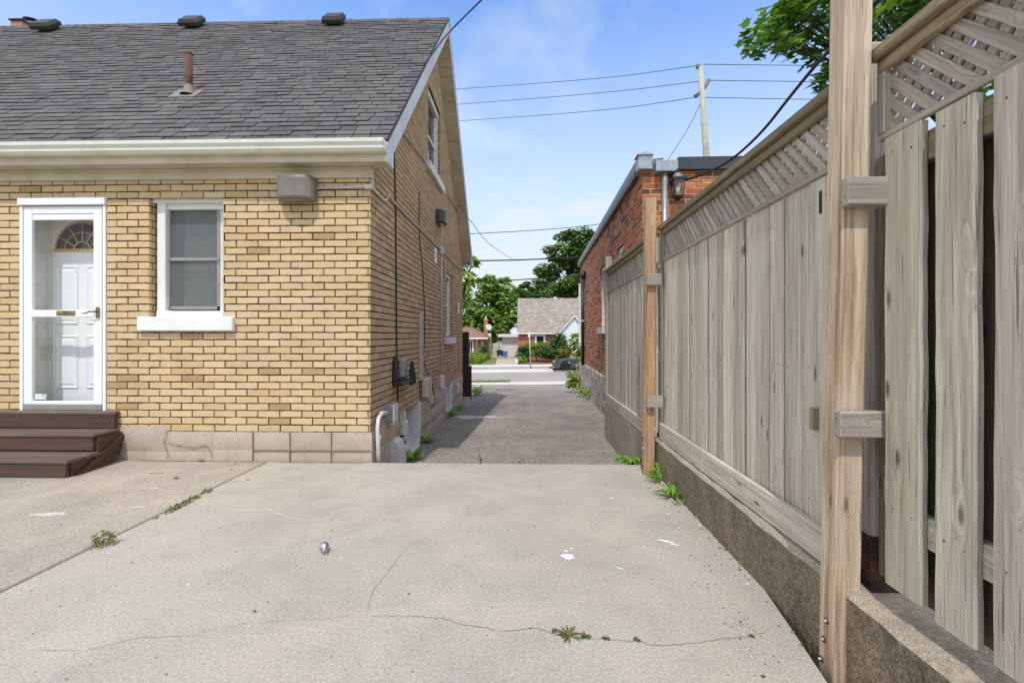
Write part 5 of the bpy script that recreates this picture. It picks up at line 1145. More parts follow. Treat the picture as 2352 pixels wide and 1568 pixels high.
mb.add([(gx0 + .35, Yg, G), (gx0 + .35, Y0, G), (gx0 + .35, Y0, gze), (gx0 + .35, Yg, gze)], [(0, 1, 2, 3)])
mb.build('front_gable', 'siding', hb)
mb = MB()
for x0_, x1_ in ((gx0 - .15, gxm), (gx1 + .15, gxm)):
    s_ = (gzt - gze) / (gxm - gx0)
    z0_ = gze - .12; mb.add([(x0_, Yg - .25, z0_), (x1_, Yg - .25, gzt + .06), (x1_, Y0 + 2.6, gzt + .06), (x0_, Y0 + 2.6, z0_)], [(0, 1, 2, 3)], TAN[1])
mb.build('gable_roof', 'roof_tan', hb)
mb = MB()
for x0_, x1_ in ((gx0 - .15, gxm), (gx1 + .15, gxm)):
    z0_ = gze - .12; mb.prism([(x0_, z0_), (x1_, gzt + .06), (x1_, gzt - .14), (x0_, z0_ - .17)], fbk(Yg), .21, .27)
mb.build('barge_board', 'fascia_white', hb)
fwindow(hb, Yg, (onY(1303, 0, Yg).x, onY(1336, 0, Yg).x, onY(0, 802, Yg).z, onY(0, 768, Yg).z), mull=1, pane='frosted')
q = onY(1241, 0, Y0); mb = MB(); mb.lathe([(0, .3), (.07, .25), (.16, 0)], (onY(1224, 768, Y0 - .1).x, Y0 - .15, onY(0, 772, Y0).z), n=10); mb.build('porch_light', 'white', hb)
mb = MB(); p0 = onY(1222, 791, Y0 - .1); mb.box(p0.x - .3, p0.x + .3, Y0 - .2, Y0, p0.z - .15, p0.z + .2, bev=.05); mb.build('letter_box', 'black', hb)
# garage
Yq = 56.2; Gg = gz(Yq) + .02
ga = thing('garage', 'low flat roofed garage with white door between the two houses', 'garage', (onY(1168, 819, Yq).x, Yq, Gg))
A = lambda px, py: onY(px, py, Yq)
gx0, gx1 = A(1149, 0).x, A(1196, 0).x; zt0 = A(0, 774).z
mb = MB(); mb.box(gx0, A(1153, 0).x, Yq, Yq + 5, Gg, zt0); mb.box(A(1190, 0).x, gx1 + 1, Yq, Yq + 5, Gg, zt0); mb.box(gx0, gx1, Yq, Yq + .2, A(0, 783).z, zt0); mb.build('wall', 'white_dirty', ga)
mb = MB(); mb.box(gx0 - .25, gx1 + .6, Yq - .5, Yq + 5.2, zt0 + .02, A(0, 769).z + .1); mb.build('roof', 'white', ga)
mb = MB(); dx0, dx1, dz0, dz1 = A(1153, 0).x, A(1190, 0).x, Gg, A(0, 783).z; n = 4
for j in range(n):
    for i in range(3):
        z0, z1 = dz0 + (dz1 - dz0) * j / n, dz0 + (dz1 - dz0) * (j + 1) / n; x0, x1 = dx0 + (dx1 - dx0) * i / 3, dx0 + (dx1 - dx0) * (i + 1) / 3
        mb.box(x0 + .01, x1 - .01, Yq + .1, Yq + .14, z0 + .012, z1 - .012, bev=.02)
mb.box(dx0, dx1, Yq + .13, Yq + .2, dz0, dz1); mb.build('door', 'white_dirty', ga)
# bungalow on the left
Yu = 54.0; Gu = onY(1085, 813, Yu).z
bu = thing('bungalow', 'tan brick bungalow with brown hipped roof and glazed white door at left', 'house', (onY(1085, 810, Yu).x, Yu, Gu))
A = lambda px, py: onY(px, py, Yu)
xr = A(1112, 0).x; zt0 = A(0, 776).z
mb = MB(); brick_wall(mb, fbk(Yu), xr - 12, xr, Gu, zt0, [(A(1073, 0).x, A(1089, 0).x, Gu - 1, A(0, 780).z)], (), lambda u, z: tuple(v * U(.85, 1.1) for v in random.choice((lin(186, 144, 96), lin(176, 134, 90)))), bl=.42, bh=.13, m=.02, dep=.01, sub=1, jit=0)
wallsheet(mb, fbk(Yu), xr - 12, xr, Gu - 1.0, zt0, [], -.02)
mb.add([(xr, Yu, Gu - 1), (xr, Yu + 9, Gu - 1), (xr, Yu + 9, zt0), (xr, Yu, zt0)], [(0, 1, 2, 3)], lin(160, 120, 84)); mb.build('wall', ['brick', 'mortar'], bu)
zrg = A(1066, 744).z + .6; xe = A(1120, 0).x
BR = [lin(140, 106, 92), lin(126, 96, 84), lin(150, 116, 100)]
mb = MB(); mb.add([(xr - 12.5, Yu - .6, zt0), (xe, Yu - .6, zt0), (xe - 4.0, Yu + 4.5, zrg), (xr - 12.5, Yu + 4.5, zrg), (xe, Yu + 9.6, zt0), (xr - 12.5, Yu + 9.6, zt0)], [(0, 1, 2, 3), (1, 4, 2), (3, 2, 4, 5)], lin(138, 106, 92)); ro = mb.build('roof', 'roof_tan', bu)
mb = MB(); mb.box(xr - 12.5, xe + .1, Yu - .72, Yu - .58, zt0 - .12, zt0 + .06); mb.build('gutter', 'white', bu)
fwindow(bu, Yu - .02, (A(1074, 0).x, A(1088, 0).x, Gu + .02, A(0, 780).z), 'door', 1, fw=.17)
mb = MB(); mb.tube([(A(1095.5, 0).x, Yu - .55, zt0 - .1), (A(1095.5, 0).x, Yu - .15, zt0 - .5), (A(1095.5, 0).x, Yu - .12, Gu)], .09, 6); mb.build('downpipe', 'metalwhite', bu)
fwindow(bu, Yu - .02, (A(1106.5, 0).x, A(1109.5, 0).x, A(0, 796).z, A(0, 782).z), 'window', 0, fw=.06)
cb0, cb1 = A(1111, 0).x, A(1119.5, 0).x
mb = MB(); brick_wall(mb, fbk(Yu + .3), cb0, cb1, zt0 - .2, A(0, 737).z, (), (), lambda u, z: tuple(v * U(.85, 1.1) for v in lin(182, 128, 92)), bl=.2, bh=.07, m=.015, dep=.01, sub=1, jit=0)
mb.box(cb0 + .01, cb1 - .01, Yu + .31, Yu + .8, zt0 - .5, A(0, 737).z, lin(176, 124, 90)); mb.box(cb0 - .05, cb1 + .05, Yu + .24, Yu + .86, A(0, 737).z, A(0, 734).z, lin(190, 140, 104)); mb.box((cb0 + cb1) / 2 - .12, (cb0 + cb1) / 2 + .12, Yu + .4, Yu + .65, A(0, 734).z, A(0, 728).z, lin(196, 170, 140)); mb.build('chimney', 'redbrick', bu)
dc = A(1123.5, 752); mb = MB(); mb.lathe([(0, .06), (.2, .03), (.36, -.04), (.37, -.05), (.2, .015), (0, .045)], (dc.x, Yu - .5, dc.z), (-.5, 1, -.35), 20); dsh = mb.build('satellite_dish', 'stop', label='grey satellite dish on a bent mast at the bungalow eave', category='satellite dish')
mb = MB(); mb.tube([(dc.x, Yu - .48, dc.z), (dc.x - .25, Yu - .45, dc.z - .6), (dc.x + .3, Yu - .4, dc.z - 1.3), (dc.x + .1, Yu - .4, dc.z - 1.9)], .03, 6); mb.build('mast', 'galv', dsh)
# weathered fence between bungalow and garage, planks
mb = MB(); x = onY(1121, 0, 55).x; xe_ = onY(1141, 0, 53).x
k = 0
while x < xe_:
    f_ = (x - onY(1121, 0, 55).x) / (xe_ - onY(1121, 0, 55).x); yy = 55.5 - 2 * f_; mb.box(x, x + .13, yy, yy + .03, gz(yy) - .2, onY(0, 787, yy).z - .0, long=2); x += .14
mb.build('board_fence', 'wood_grey', label='weathered grey board fence beside the garage driveway', category='fence')
def bin_(name, label, px0, px1, py0, py1, Y, mat, cat='bin'):
    a, b = onY(px0, py1, Y), onY(px1, py0, Y); G_ = a.z; t = thing(name, label, cat, ((a.x + b.x) / 2, Y, G_)); w = (b.x - a.x) / 2; h = b.z - G_; c = Vector(((a.x + b.x) / 2, Y, 0))
    mb = MB(); mb.add(fru(w * .85, w, G_, G_ + h * .86, c), FF + [(0, 3, 2, 1)]); mb.build('body', mat, t)
    mb = MB(); mb.add(fru(w * 1.05, w * 1.08, G_ + h * .86, G_ + h * .95, c), FF + [(0, 3, 2, 1), (4, 5, 6, 7)]); mb.build('rim', mat, t); return t
bin_('storage_box', 'black box on a pallet against the grey board fence', 1141, 1153, 803, 815, 53.5, 'black', 'box')
bin_('recycling_bin', 'blue recycling bin in front of the garage door', 1155, 1166, 806, 819, 53, 'bluebin')
bin_('recycling_bin', 'teal bin between the black box and the blue bin', 1150.5, 1157, 804.5, 818, 54, 'tealbin')
bin_('bucket', 'white bucket at the left edge of the planted bed', 1183, 1190.5, 823, 834, 46, 'white_vinyl', 'bucket')
# planted bed and verge
mb = MB(); P = [onZ(1189, 836.0, gz(44)), onZ(1400, 832, gz(44))]
mb.add([(P[0].x, 44.2, -1.42), (30, 47, -1.42), (30, Y0 - .1, -1.25), (P[0].x, Y0 - .1, -1.25)], [(0, 1, 2, 3)]); mb.build('mulch_bed', 'mulch', kind='structure', label='red brown mulch bed in front of the cottage')
sheet('verge', [(37.4, -1.40, SL), (40.0, -1.40, SL)], [2.05, 4, 8, 20, 60], 'lawn', label='grass verge behind the parked car')
# sign pole
sp = onZ(1219, 849, -1.44); Ys = 38.5; t = thing('street_sign', 'thin pale street sign seen from behind at the edge of the verge', 'sign', (onY(1219, 848, Ys).x, Ys, -1.45))
mb = MB(); a = onY(1219, 848, Ys); b = onY(1216, 766, Ys); mb.tube([a - Vector((0, 0, .2)), b], .045, 8); mb.build('pole', 'galv', t)
a, b = onY(1212.5, 774, Ys), onY(1218.5, 763, Ys); mb = MB(); mb.prism([(a.x, a.z), (b.x, a.z), (b.x, b.z - .08), ((a.x + b.x) / 2 + .04, b.z + .03), ((a.x + b.x) / 2 - .04, b.z + .03), (a.x, b.z - .08)], fbk(Ys - .06), 0, .01); mb.build('panel', 'stop', t)
# ------------------------------------------------------------------ parked car
def car():
    Yc = 35.9; s_ = onY(1271.5, 850, Yc).x; Gc = -1.49; cw = 1.86
    t = thing('parked_car', 'dark grey sedan with black wheels parked at the far kerb', 'car', (s_ + 2.5, Yc + .9, Gc))
    Lc = 5.0; wx = (.95, 3.95); wr = .36
    up = [(0, .42), (.02, .62), (.1, .72), (.35, .82), (.9, .93), (1.45, 1.0), (1.62, 1.03), (2.2, 1.36), (2.6, 1.47), (3.3, 1.5), (3.9, 1.42), (4.35, 1.16), (4.75, 1.12), (4.95, 1.05), (5.0, .8), (5.0, .4), (4.9, .25)]
    low = []
    for w in wx[::-1]:
        low += [(w + .43 * math.cos(a), .34 + .43 * math.sin(a)) if .34 + .43 * math.sin(a) > .22 else (w + .43 * math.cos(a), .22) for a in [math.pi * k / 12 for k in range(0, 13)]]
    low += [(.25, .2), (.04, .28)]
    prof = up + low
    def width(z): return cw / 2 * (1 if z < .9 else 1 - .22 * (z - .9) / .6) if z > .4 else cw / 2 * .97
    n = len(prof); vs = []
    for sd in (-1, 1): vs += [(s_ + x, Yc + .93 + sd * width(z) * (.86 if x < .1 or x > 4.9 else .96 if x < .35 else 1), Gc + z) for x, z in prof]
    me_f = [(i, (i + 1) % n, n + (i + 1) % n, n + i) for i in range(n)]
    mb = MB(); mb.add(vs, me_f + [tuple(range(n))[::-1], tuple(range(n, 2 * n))], sm=False); o = mb.build('body', 'carpaint', t)
    bv = o.modifiers.new('b', 'BEVEL'); bv.width = .04; bv.segments = 3; bv.limit_method = 'ANGLE'; bv.angle_limit = math.radians(50)
    mb = MB()
    for sd in (-1, 1):
        g = [(1.75, 1.05), (2.28, 1.36), (2.62, 1.42), (3.25, 1.44), (3.8, 1.36), (4.1, 1.14)]; mb.add([(s_ + x, Yc + .93 + sd * (width(z) + .008), Gc + z) for x, z in g], [tuple(range(6))])
    mb.add([(s_ + 1.66, Yc + .2, Gc + 1.045), (s_ + 1.66, Yc + 1.66, Gc + 1.045), (s_ + 2.22, Yc + 1.5, Gc + 1.38), (s_ + 2.22, Yc + .36, Gc + 1.38)], [(0, 1, 2, 3)]); mb.build('windows', 'darkglass', t)
    for w in wx:
        for sd in (0, 1):
            yc_ = Yc + (.1 if sd == 0 else 1.76); c = (s_ + w, yc_, Gc + wr); ax = (0, -1 if sd == 0 else 1, 0)
            mb = MB(); mb.lathe([(.24, .08), (.30, .11), (.345, .10), (.36, .06), (.36, -.12), (.24, -.12)], c, ax, 28); wh = mb.build('wheel', 'rubber', t)
            mb = MB(); mb.lathe([(0, .03), (.24, .02), (.245, .09), (.26, .1), (.27, .07)], c, ax, 28)
            for k in range(5):
                a = 2 * math.pi * k / 5 + .3; mb.tube([(c[0], yc_ + ax[1] * .06, c[2]), (c[0] + .25 * math.cos(a), yc_ + ax[1] * .09, c[2] + .25 * math.sin(a))], [.045, .03], 6)
            mb.build('rim', 'black' if k else 'black', wh)
    for yy in (.22, 1.5):
        mb = MB(); mb.box(s_ + .03, s_ + .36, Yc + yy - .08, Yc + yy + .22, Gc + .60, Gc + .74, bev=.04); mb.build('headlight', 'lens', t)
    mb = MB(); mb.box(s_ - .01, s_ + .1, Yc + .5, Yc + 1.36, Gc + .34, Gc + .62, bev=.03); mb.build('grille', 'black', t)
    mb = MB(); mb.box(s_ + 1.75, s_ + 1.95, Yc - .12, Yc + .06, Gc + 1.02, Gc + 1.16, bev=.05); mb.build('wing_mirror', 'carpaint', t)
car()
# ------------------------------------------------------------------ utility pole and wires
pt = onY(1609, 155, 20); pbm = onY(1622, 358, 20); dz = (pt.z - pbm.z); px_ = pbm.x + (pbm.x - pt.x) / dz * (pbm.z + 1)
up_ = thing('utility_pole', 'tall pale utility pole behind the red brick building', 'pole', (px_, 20, -1))
mb = MB(); mb.tube([(px_, 20, -1), pbm, pt], [.14, .13, .105], 12); mb.build('shaft', 'pole', up_)
mb = MB(); mb.lathe([(.05, 0), (.09, .05), (.05, .1), (.08, .15), (.03, .2)], (pt.x - .12, 20, pt.z - .05), n=10); mb.build('insulator', 'lampgrey', up_)
a, b = onY(1597, 222, 20), onY(1627, 186, 20); mb = MB()
for c, d in ((a, onY(1609, 210, 20)), (b, onY(1614, 210, 20))): mb.tube([c, d], [.09, .05], 8); mb.lathe([(.04, 0), (.08, .04), (.04, .08)], c, n=8)
mb.build('insulator', 'lampgrey', up_)
wl = [((1050, 205), (1400, 180), (1609, 150), 0), ((1050, 240), (1400, 213), (1616, 186), 0), ((1056, 278), (1400, 254), (1603, 223), 0)]
for i, (p, m_, q, _) in enumerate(wl):
    A_ = onY(*p, 30); Mm = onY(*m_, 23.5); B_ = onY(*q, 20); Z = A_ + (A_ - Mm) * 2
    cable('power_line', ('highest', 'middle', 'lowest')[i] + ' of the three thin lines from the utility pole to the left', 'wire', [Z, A_, Mm, B_], .016, 'wire', 'lines on the utility pole', n=5)
wr_ = [((1616, 148), (1860, 151)), ((1627, 185), (1870, 188)), ((1618, 224), (1880, 229))]
for i, (p, q) in enumerate(wr_):
    A_ = onY(*p, 20); B_ = onY(*q, 21.5); cable('power_line', ('highest', 'middle', 'lowest')[i] + ' of the three thin lines from the utility pole to the right', 'wire', [A_, B_, B_ + (B_ - A_) * 2], .016, 'wire', 'lines on the utility pole', n=5, smooth=1)
cable('guy_wire', 'thin wire slanting down from the utility pole behind the red building', 'wire', [onY(1609, 236, 20), onY(1586, 288, 20), onY(1535, 366, 20), onY(1480, 450, 20)], .014, 'wire', n=5)
def lowline(pts, Y, r, lab):
    P = [onY(*p, Y + k * .8) for k, p in enumerate(pts)]; P = [P[0] + (P[0] - P[1]) * 1.0] + P + [P[-1] + (P[-1] - P[-2])]
    cable('service_line', lab, 'wire', P, r, 'cable', 'bundled cables along the street', n=6, smooth=1)
lowline([(1080, 537), (1200, 531), (1320, 522), (1392, 513)], 27, .02, 'uppermost bundled cable crossing the sky above the cottage')
lowline([(1090, 599), (1200, 597), (1300, 592), (1345, 589)], 27, .04, 'thick twisted cable crossing level with the top of the dark tree')
lowline([(1090, 650), (1180, 643), (1260, 638), (1340, 632)], 27, .034, 'lowest thick cable crossing in front of the trees')
cable('service_line', 'thin drop line sagging from the house roof to the thick cable', 'wire', [onX(1052, 470, -1.3), onY(1082, 508, 14), onY(1120, 560, 20), onY(1178, 596, 27)], .011, 'wire', n=5)
cable('service_line', 'thin black line leaving the roof peak towards the upper right', 'wire', [onX(975, 148, -1.24), onX(1002, 112, -1.2), onX(1027, 78, -1.1), onY(1106, 0, 6.5), onY(1190, -80, 6)], .011, 'cable', n=5)
# ------------------------------------------------------------------ plants
def leaf_col(pal, lo=.7, hi=1.2): c = random.choice(pal); k = U(lo, hi); return tuple(v * k for v in c)
MAPLE = [(0, 0), (.10, .12), (.42, .02), (.36, .2), (.62, .42), (.38, .46), (.40, .66), (.18, .58), (0, 1.0)]
MAPLE = MAPLE + [(-x, y) for x, y in MAPLE[-2:0:-1]]
HEART = [(0, 0), (.25, -.08), (.46, .12), (.44, .42), (.25, .75), (0, 1.05), (-.25, .75), (-.44, .42), (-.46, .12), (-.25, -.08)]
OVAL = [(0, 0), (.28, .25), (.3, .6), (0, 1.0), (-.3, .6), (-.28, .25)]
def leaf(mb, p, size, shape, nrm, tip, col, fold=.15):
    nrm = nrm.normalized(); tip = (tip - nrm * tip.dot(nrm))
    if tip.length < 1e-4: tip = nrm.orthogonal()
    tip.normalize(); sd = nrm.cross(tip)
    pts = [p + sd * (x * size) + tip * (y * size) + nrm * (abs(x) * fold * size - y * y * .12 * size) for x, y in shape]
    c = p + tip * (.42 * size) - nrm * (.02 * size); n = len(pts)
    mb.add(pts + [c], [(i, (i + 1) % n, n) for i in range(n)], col)
def quadleaf(mb, p, size, nrm, col):
    nrm = nrm.normalized(); a = nrm.orthogonal(); a.rotate(Matrix.Rotation(U(0, 6.28), 3, nrm)); b = nrm.cross(a)
    mb.add([p - a * size * .5, p + b * size * .32 + nrm * size * .1, p + a * size * .5, p - b * size * .32 + nrm * size * .06], [(0, 1, 2, 3)], col)
def rv(): 
    while 1:
        v = Vector((U(-1, 1), U(-1, 1), U(-1, 1)))
        if .02 < v.length < 1: return v
def tree(name, label, base, blobs, nleaf, size, pal, trunk_r, clumps=70, group=None, cat='tree', spread=.17, seed=1):
    random.seed(seed); t = thing(name, label, cat, base, group); base = Vector(base); mb = MB(); limbs = []
    tot = sum(b[1][0] * b[1][2] for b in blobs)
    for c, r in blobs:
        c = Vector(c); nc = max(5, int(clumps * r[0] * r[2] / tot)); k = 0
        for i in range(nc):
            v = rv().normalized() * U(.55, 1.0) ** .5; cc = c + Vector((v.x * r[0], v.y * r[1], v.z * r[2])); limbs.append((c, cc)); cr_ = spread * (r[0] + r[2]) * U(.7, 1.35)
            tone = U(.75, 1.2)
            for j in range(int(nleaf / clumps)):
                w = rv().normalized() * U(.3, 1) ** .6; p = cc + Vector((w.x * cr_ * 1.25, w.y * cr_ * 1.25, w.z * cr_ * .8))
                col = leaf_col(pal, .75 * tone, 1.2 * tone); quadleaf(mb, p, size * U(.6, 1.4), w * .7 + Vector((0, 0, 1)) + rv() * .5, col)
    mb.build('crown', 'leaf', t)
    mb = MB(); top = sum((Vector(b[0]) for b in blobs), Vector()) / len(blobs)
    mb.tube([base - Vector((0, 0, .4)), base.lerp(Vector((top.x, top.y, base.z)), .3) + Vector((0, 0, (top.z - base.z) * .5)), top], [trunk_r, trunk_r * .75, trunk_r * .35], 10)
    for c, cc in limbs[::max(1, len(limbs) // 26)]: mb.tube([top - Vector((0, 0, (top.z - base.z) * U(.2, .5))), c.lerp(cc, .4), cc], [trunk_r * .3, trunk_r * .15, trunk_r * .05], 5)
    mb.build('trunk', 'bark', t); return t
G1 = [lin(134, 162, 80), lin(116, 148, 66), lin(152, 176, 90), lin(94, 126, 58)]
G2 = [lin(108, 136, 76), lin(92, 120, 66), lin(126, 152, 84), lin(76, 102, 58)]
G3 = [lin(122, 150, 60), lin(112, 140, 54), lin(144, 168, 70)]
def B(px, py, Y, rx, rz, ry=None): c = onY(px, py, Y); k = Y / FP; return ((c.x, Y, c.z), (rx * k, (ry or rx) * k, rz * k))
tree('leafy_tree', 'broad green tree behind the garage', (onY(1135, 800, 66).x, 66, -1), [B(1120, 700, 66, 38, 44), B(1158, 705, 66, 36, 46), B(1135, 668, 66, 44, 30), B(1130, 745, 65, 44, 38), B(1172, 750, 66, 26, 34), B(1108, 648, 66, 12, 14), B(1085, 730, 67, 26, 46)], 15000, .42, G1, .45, 120, seed=3, spread=.16)
tree('leafy_tree', 'tall dark green tree rising behind the tan roof', (onY(1305, 780, 76).x, 76, -1), [B(1300, 570, 76, 50, 34), B(1335, 560, 76, 44, 36), B(1268, 612, 76, 40, 26), B(1310, 640, 76, 52, 42), B(1355, 620, 76, 50, 60), B(1285, 670, 76, 50, 28)], 16000, .46, G2, .6, 120, seed=5, spread=.16)
tree('leafy_tree', 'small rounded green tree showing above the tan roof ridge', (onY(1225, 780, 72).x, 72, -1), [B(1215, 672, 72, 34, 22), B(1245, 668, 72, 30, 22), B(1230, 700, 72, 50, 30)], 5000, .42, G2, .4, 50, seed=8)
tree('leafy_tree', 'distant pale green tree seen through the gap beside the house corner', (onY(1062, 790, 82).x, 82, -1), [B(1060, 700, 82, 30, 50), B(1070, 750, 82, 40, 30), B(1020, 720, 82, 50, 60)], 4500, .5, G1, .4, 50, seed=9)
# catalpa-like leaves beside the house and the building
def spray(name, label, base, pts, n, size, shape, pal, spread, cat='tree', seed=2, stems=True, trunk_r=.07, down=.5):
    random.seed(seed); t = thing(name, label, cat, base); mb = MB(); base = Vector(base); st = MB()
    for c, s_ in pts:
        c = Vector(c)
        for i in range(int(n / len(pts))):
            v = rv(); p = c + Vector((v.x * s_[0], v.y * s_[1], v.z * s_[2])); out = Vector((v.x, v.y, v.z * .3))
            leaf(mb, p, size * U(.6, 1.25), shape, Vector((0, 0, 1)) + out * .8 + rv() * .55, out + Vector((0, 0, -down)) + rv() * .5, leaf_col(pal, .8, 1.2))
        if stems: mb_ = st.tube([base, base.lerp(c, .5) + Vector((0, 0, abs(c.z - base.z) * .15)), c], [trunk_r, trunk_r * .6, trunk_r * .2], 6)
    mb.build('foliage', 'leaf', t)
    if stems: st.build('stem', 'bark', t)
    return t
def PT(px, py, Y, r): c = onY(px, py, Y); k = r * Y / FP; return (c, (k, k, k))
spray('broadleaf_tree', 'bright green large leaved tree peeking out past the far house corner', (-2.6, 15.5, -.6), [PT(1085, 600, 15, 15), PT(1075, 640, 15, 20), PT(1062, 690, 15.4, 20), PT(1066, 735, 15.6, 14), PT(1055, 610, 15.4, 22), PT(1040, 660, 15.6, 30)], 420, .17, HEART, G3, .3, seed=4, trunk_r=.09)
spray('broadleaf_shrub', 'bright large leaved shrub beside the far end of the red building', (1.55, 15.9, -.7), [PT(1322, 775, 15.2, 12), PT(1327, 795, 15.2, 12), PT(1330, 812, 15.2, 8)], 110, .17, HEART, G3, .3, seed=5, cat='shrub', trunk_r=.012)
spray('weed_clump', 'leafy green weed at the foot of the boxed pillar', (1.62, 14.3, -.5), [PT(1318, 862, 14, 13), PT(1312, 880, 14, 12), PT(1326, 876, 14, 12)], 110, .13, HEART, G3, .3, seed=6, cat='weed', trunk_r=.01)
spray('weed_clump', 'low yellow green weeds along the crumbling foundation', (1.5, 12.6, -.34), [PT(1337, 893, 12.2, 9), PT(1350, 900, 11.5, 8)], 70, .11, OVAL, G3, .3, seed=7, cat='weed', trunk_r=.01)
# maple reaching in from the upper right
random.seed(21); t = thing('maple_tree', 'maple boughs reaching in above the fence at upper right', 'tree', (7.2, 7.5, 0)); mb = MB(); st = MB()
region = [(1700, 100), (1735, 50), (1800, 10), (1850, -60), (2420, -160), (2420, 60), (2200, 60), (2090, 60), (2000, 130), (1975, 170), (1905, 195), (1860, 120), (1780, 95)]
def inside(x, y, poly):
    c = False; j = len(poly) - 1
    for i in range(len(poly)):
        if (poly[i][1] > y) != (poly[j][1] > y) and x < (poly[j][0] - poly[i][0]) * (y - poly[i][1]) / (poly[j][1] - poly[i][1]) + poly[i][0]: c = not c
        j = i
    return c
GM = [lin(92, 128, 52), lin(76, 110, 46), lin(112, 148, 60), lin(62, 92, 40)]
tw = 0
while tw < 430:
    x, y = U(1690, 2450), U(-170, 200)
    if not inside(x, y, region): continue
    tw += 1; Y = U(5.6, 9.0) if x > 1850 else U(5.6, 6.8); c = onY(x, y, Y)
    dirv = (c - Vector((7.2, 8, 4.5))).normalized(); e = c - dirv * U(.5, .9); st.tube([e, c], [.009, .004], 4)
    for k in range(9):
        p = c + rv() * .17 + Vector((0, 0, -.04)); leaf(mb, p, U(.09, .17), MAPLE, Vector((0, 0, 1)) + rv() * .7 + dirv * .3, dirv + rv() * .8 + Vector((0, 0, -.5)), leaf_col(GM, .75, 1.2), .1)
for x, y, Y in ((1712, 110, 6.1), (1725, 125, 6.2), (1750, 115, 6.2), (1895, 160, 6.2), (1880, 175, 6.0), (1893, 195, 6.2), (1990, 150, 6.4)):
    c = onY(x, y, Y)
    for k in range(6): leaf(mb, c + rv() * .1, U(.12, .17), MAPLE, Vector((0, -.8, 1)) + rv() * .5, Vector((U(-1, 1), 0, -1)), leaf_col(GM), .08)
for k in range(700):      # crown mass behind and above, seen through the lattice
    c = Vector((U(2.6, 8), U(3.5, 10), U(3.4, 8)));  
    q = c - Vector((0, 0, CZ)); lx = CX + FP * (q.x * math.cos(AY) + q.y * math.sin(AY)) / q.y; ly = HY - FP * q.z / q.y
    if lx < 2010 or (ly > 0 and lx < 2250 and ly > 60): continue
    for j in range(7): leaf(mb, c + rv() * .3, U(.11, .17), MAPLE, Vector((0, 0, 1)) + rv() * .7, rv() + Vector((0, 0, -.4)), leaf_col(GM, .75, 1.2), .1)
mb.build('crown', 'leaf', t)
st.tube([(7.2, 7.6, -.2), (7.0, 7.5, 2.5), (6.8, 7.4, 4.5), (6, 7.2, 6.5)], [.22, .19, .15, .08], 12)
for e in (onY(1800, 60, 6.3), onY(1900, 80, 6.6), onY(2050, 20, 7.5), onY(1960, -60, 6.5)): st.tube([(6.9, 7.4, 3.8), Vector((6.9, 7.4, 3.8)).lerp(e, .5) + Vector((0, 0, .35)), e], [.08, .045, .012], 6)
st.build('trunk', 'bark', t)
# shrubs in the planted bed
random.seed(31)
def shrub(label, px, py, rx, rz, Y, pal, n, size, seed, name='garden_shrub'):
    random.seed(seed); c = onY(px, py, Y); k = Y / FP; tree(name, label, (c.x, Y, gz(Y)), [((c.x, Y, c.z), (rx * k, rx * k * .7, rz * k))], n, size, pal, .05, 26, cat='shrub', seed=seed, spread=.2)
GY = [lin(140, 156, 58), lin(124, 146, 54), lin(156, 166, 70)]; GB = [lin(84, 112, 64), lin(72, 100, 58), lin(98, 124, 70)]
shrub('yellow green rounded shrub in the middle of the cottage bed', 1232, 800, 28, 16, 47, GY, 3200, .16, 41)
shrub('dark green shrub at the left end of the cottage bed', 1203, 812, 15, 17, 46.5, GB, 2000, .15, 42)
shrub('tall upright shrub in front of the white gable', 1283, 788, 16, 24, 47, GB, 2400, .16, 43)
shrub('blue green shrub behind the parked car', 1255, 812, 22, 14, 46, GB, 2000, .15, 44)
shrub('orange tinged shrub nearest the parked car', 1300, 808, 20, 16, 46.5, [lin(140, 140, 70), lin(150, 128, 74), lin(110, 130, 64)], 2000, .15, 45)
shrub('small pale hosta at the left corner of the mulch bed', 1199, 826, 9, 7, 45.2, [lin(150, 172, 84), lin(128, 156, 70)], 700, .16, 46)
shrub('low dark shrub beside the bungalow wall', 1112, 806, 8, 14, 51, G2, 700, .15, 47)
# long grass before the bungalow
def grass(label, pts_fn, n, h, w, pal, seed, name='long_grass'):
    random.seed(seed); mb = MB()
    for i in range(n):
        x, y, z = pts_fn(); hh = h * U(.5, 1.2); a = U(0, 6.28); dx, dy = math.cos(a), math.sin(a); l = U(-.4, .4) * hh, U(-.4, .4) * hh
        mb.add([(x - dx * w, y - dy * w, z), (x + dx * w, y + dy * w, z), (x + l[0] * .4 + dx * w * .6, y + l[1] * .4 + dy * w * .6, z + hh * .6), (x + l[0], y + l[1], z + hh)], [(0, 1, 2, 3)], leaf_col(pal, .8, 1.15))
    return mb.build(name, 'leaf', kind='stuff', label=label)
GG = [lin(124, 146, 58), lin(108, 132, 54), lin(140, 156, 72)]
grass('tall green grass in front of the bungalow', lambda: (lambda Y: (U(onY(1050, 0, Y).x, onY(1126 + (48 - Y) * 0, 0, Y).x - (53 - Y) * .12), Y, gz(Y)))(U(44.5, 53)), 5000, .75, .05, GG, 51)
grass('rough grass on the verge behind the parked car', lambda: (lambda Y, x: (x, Y + SL * x, -1.40))(U(37.5, 39.9), U(2.1, 9)), 2500, .14, .03, [lin(150, 148, 80), lin(130, 138, 70)], 52)
grass('strip of grass by the near pavement at left', lambda: (lambda Y, x: (x, Y + SL * x, -1.50))(U(27.7, 28.3), U(-9, -.9)), 1500, .16, .02, GG, 53)
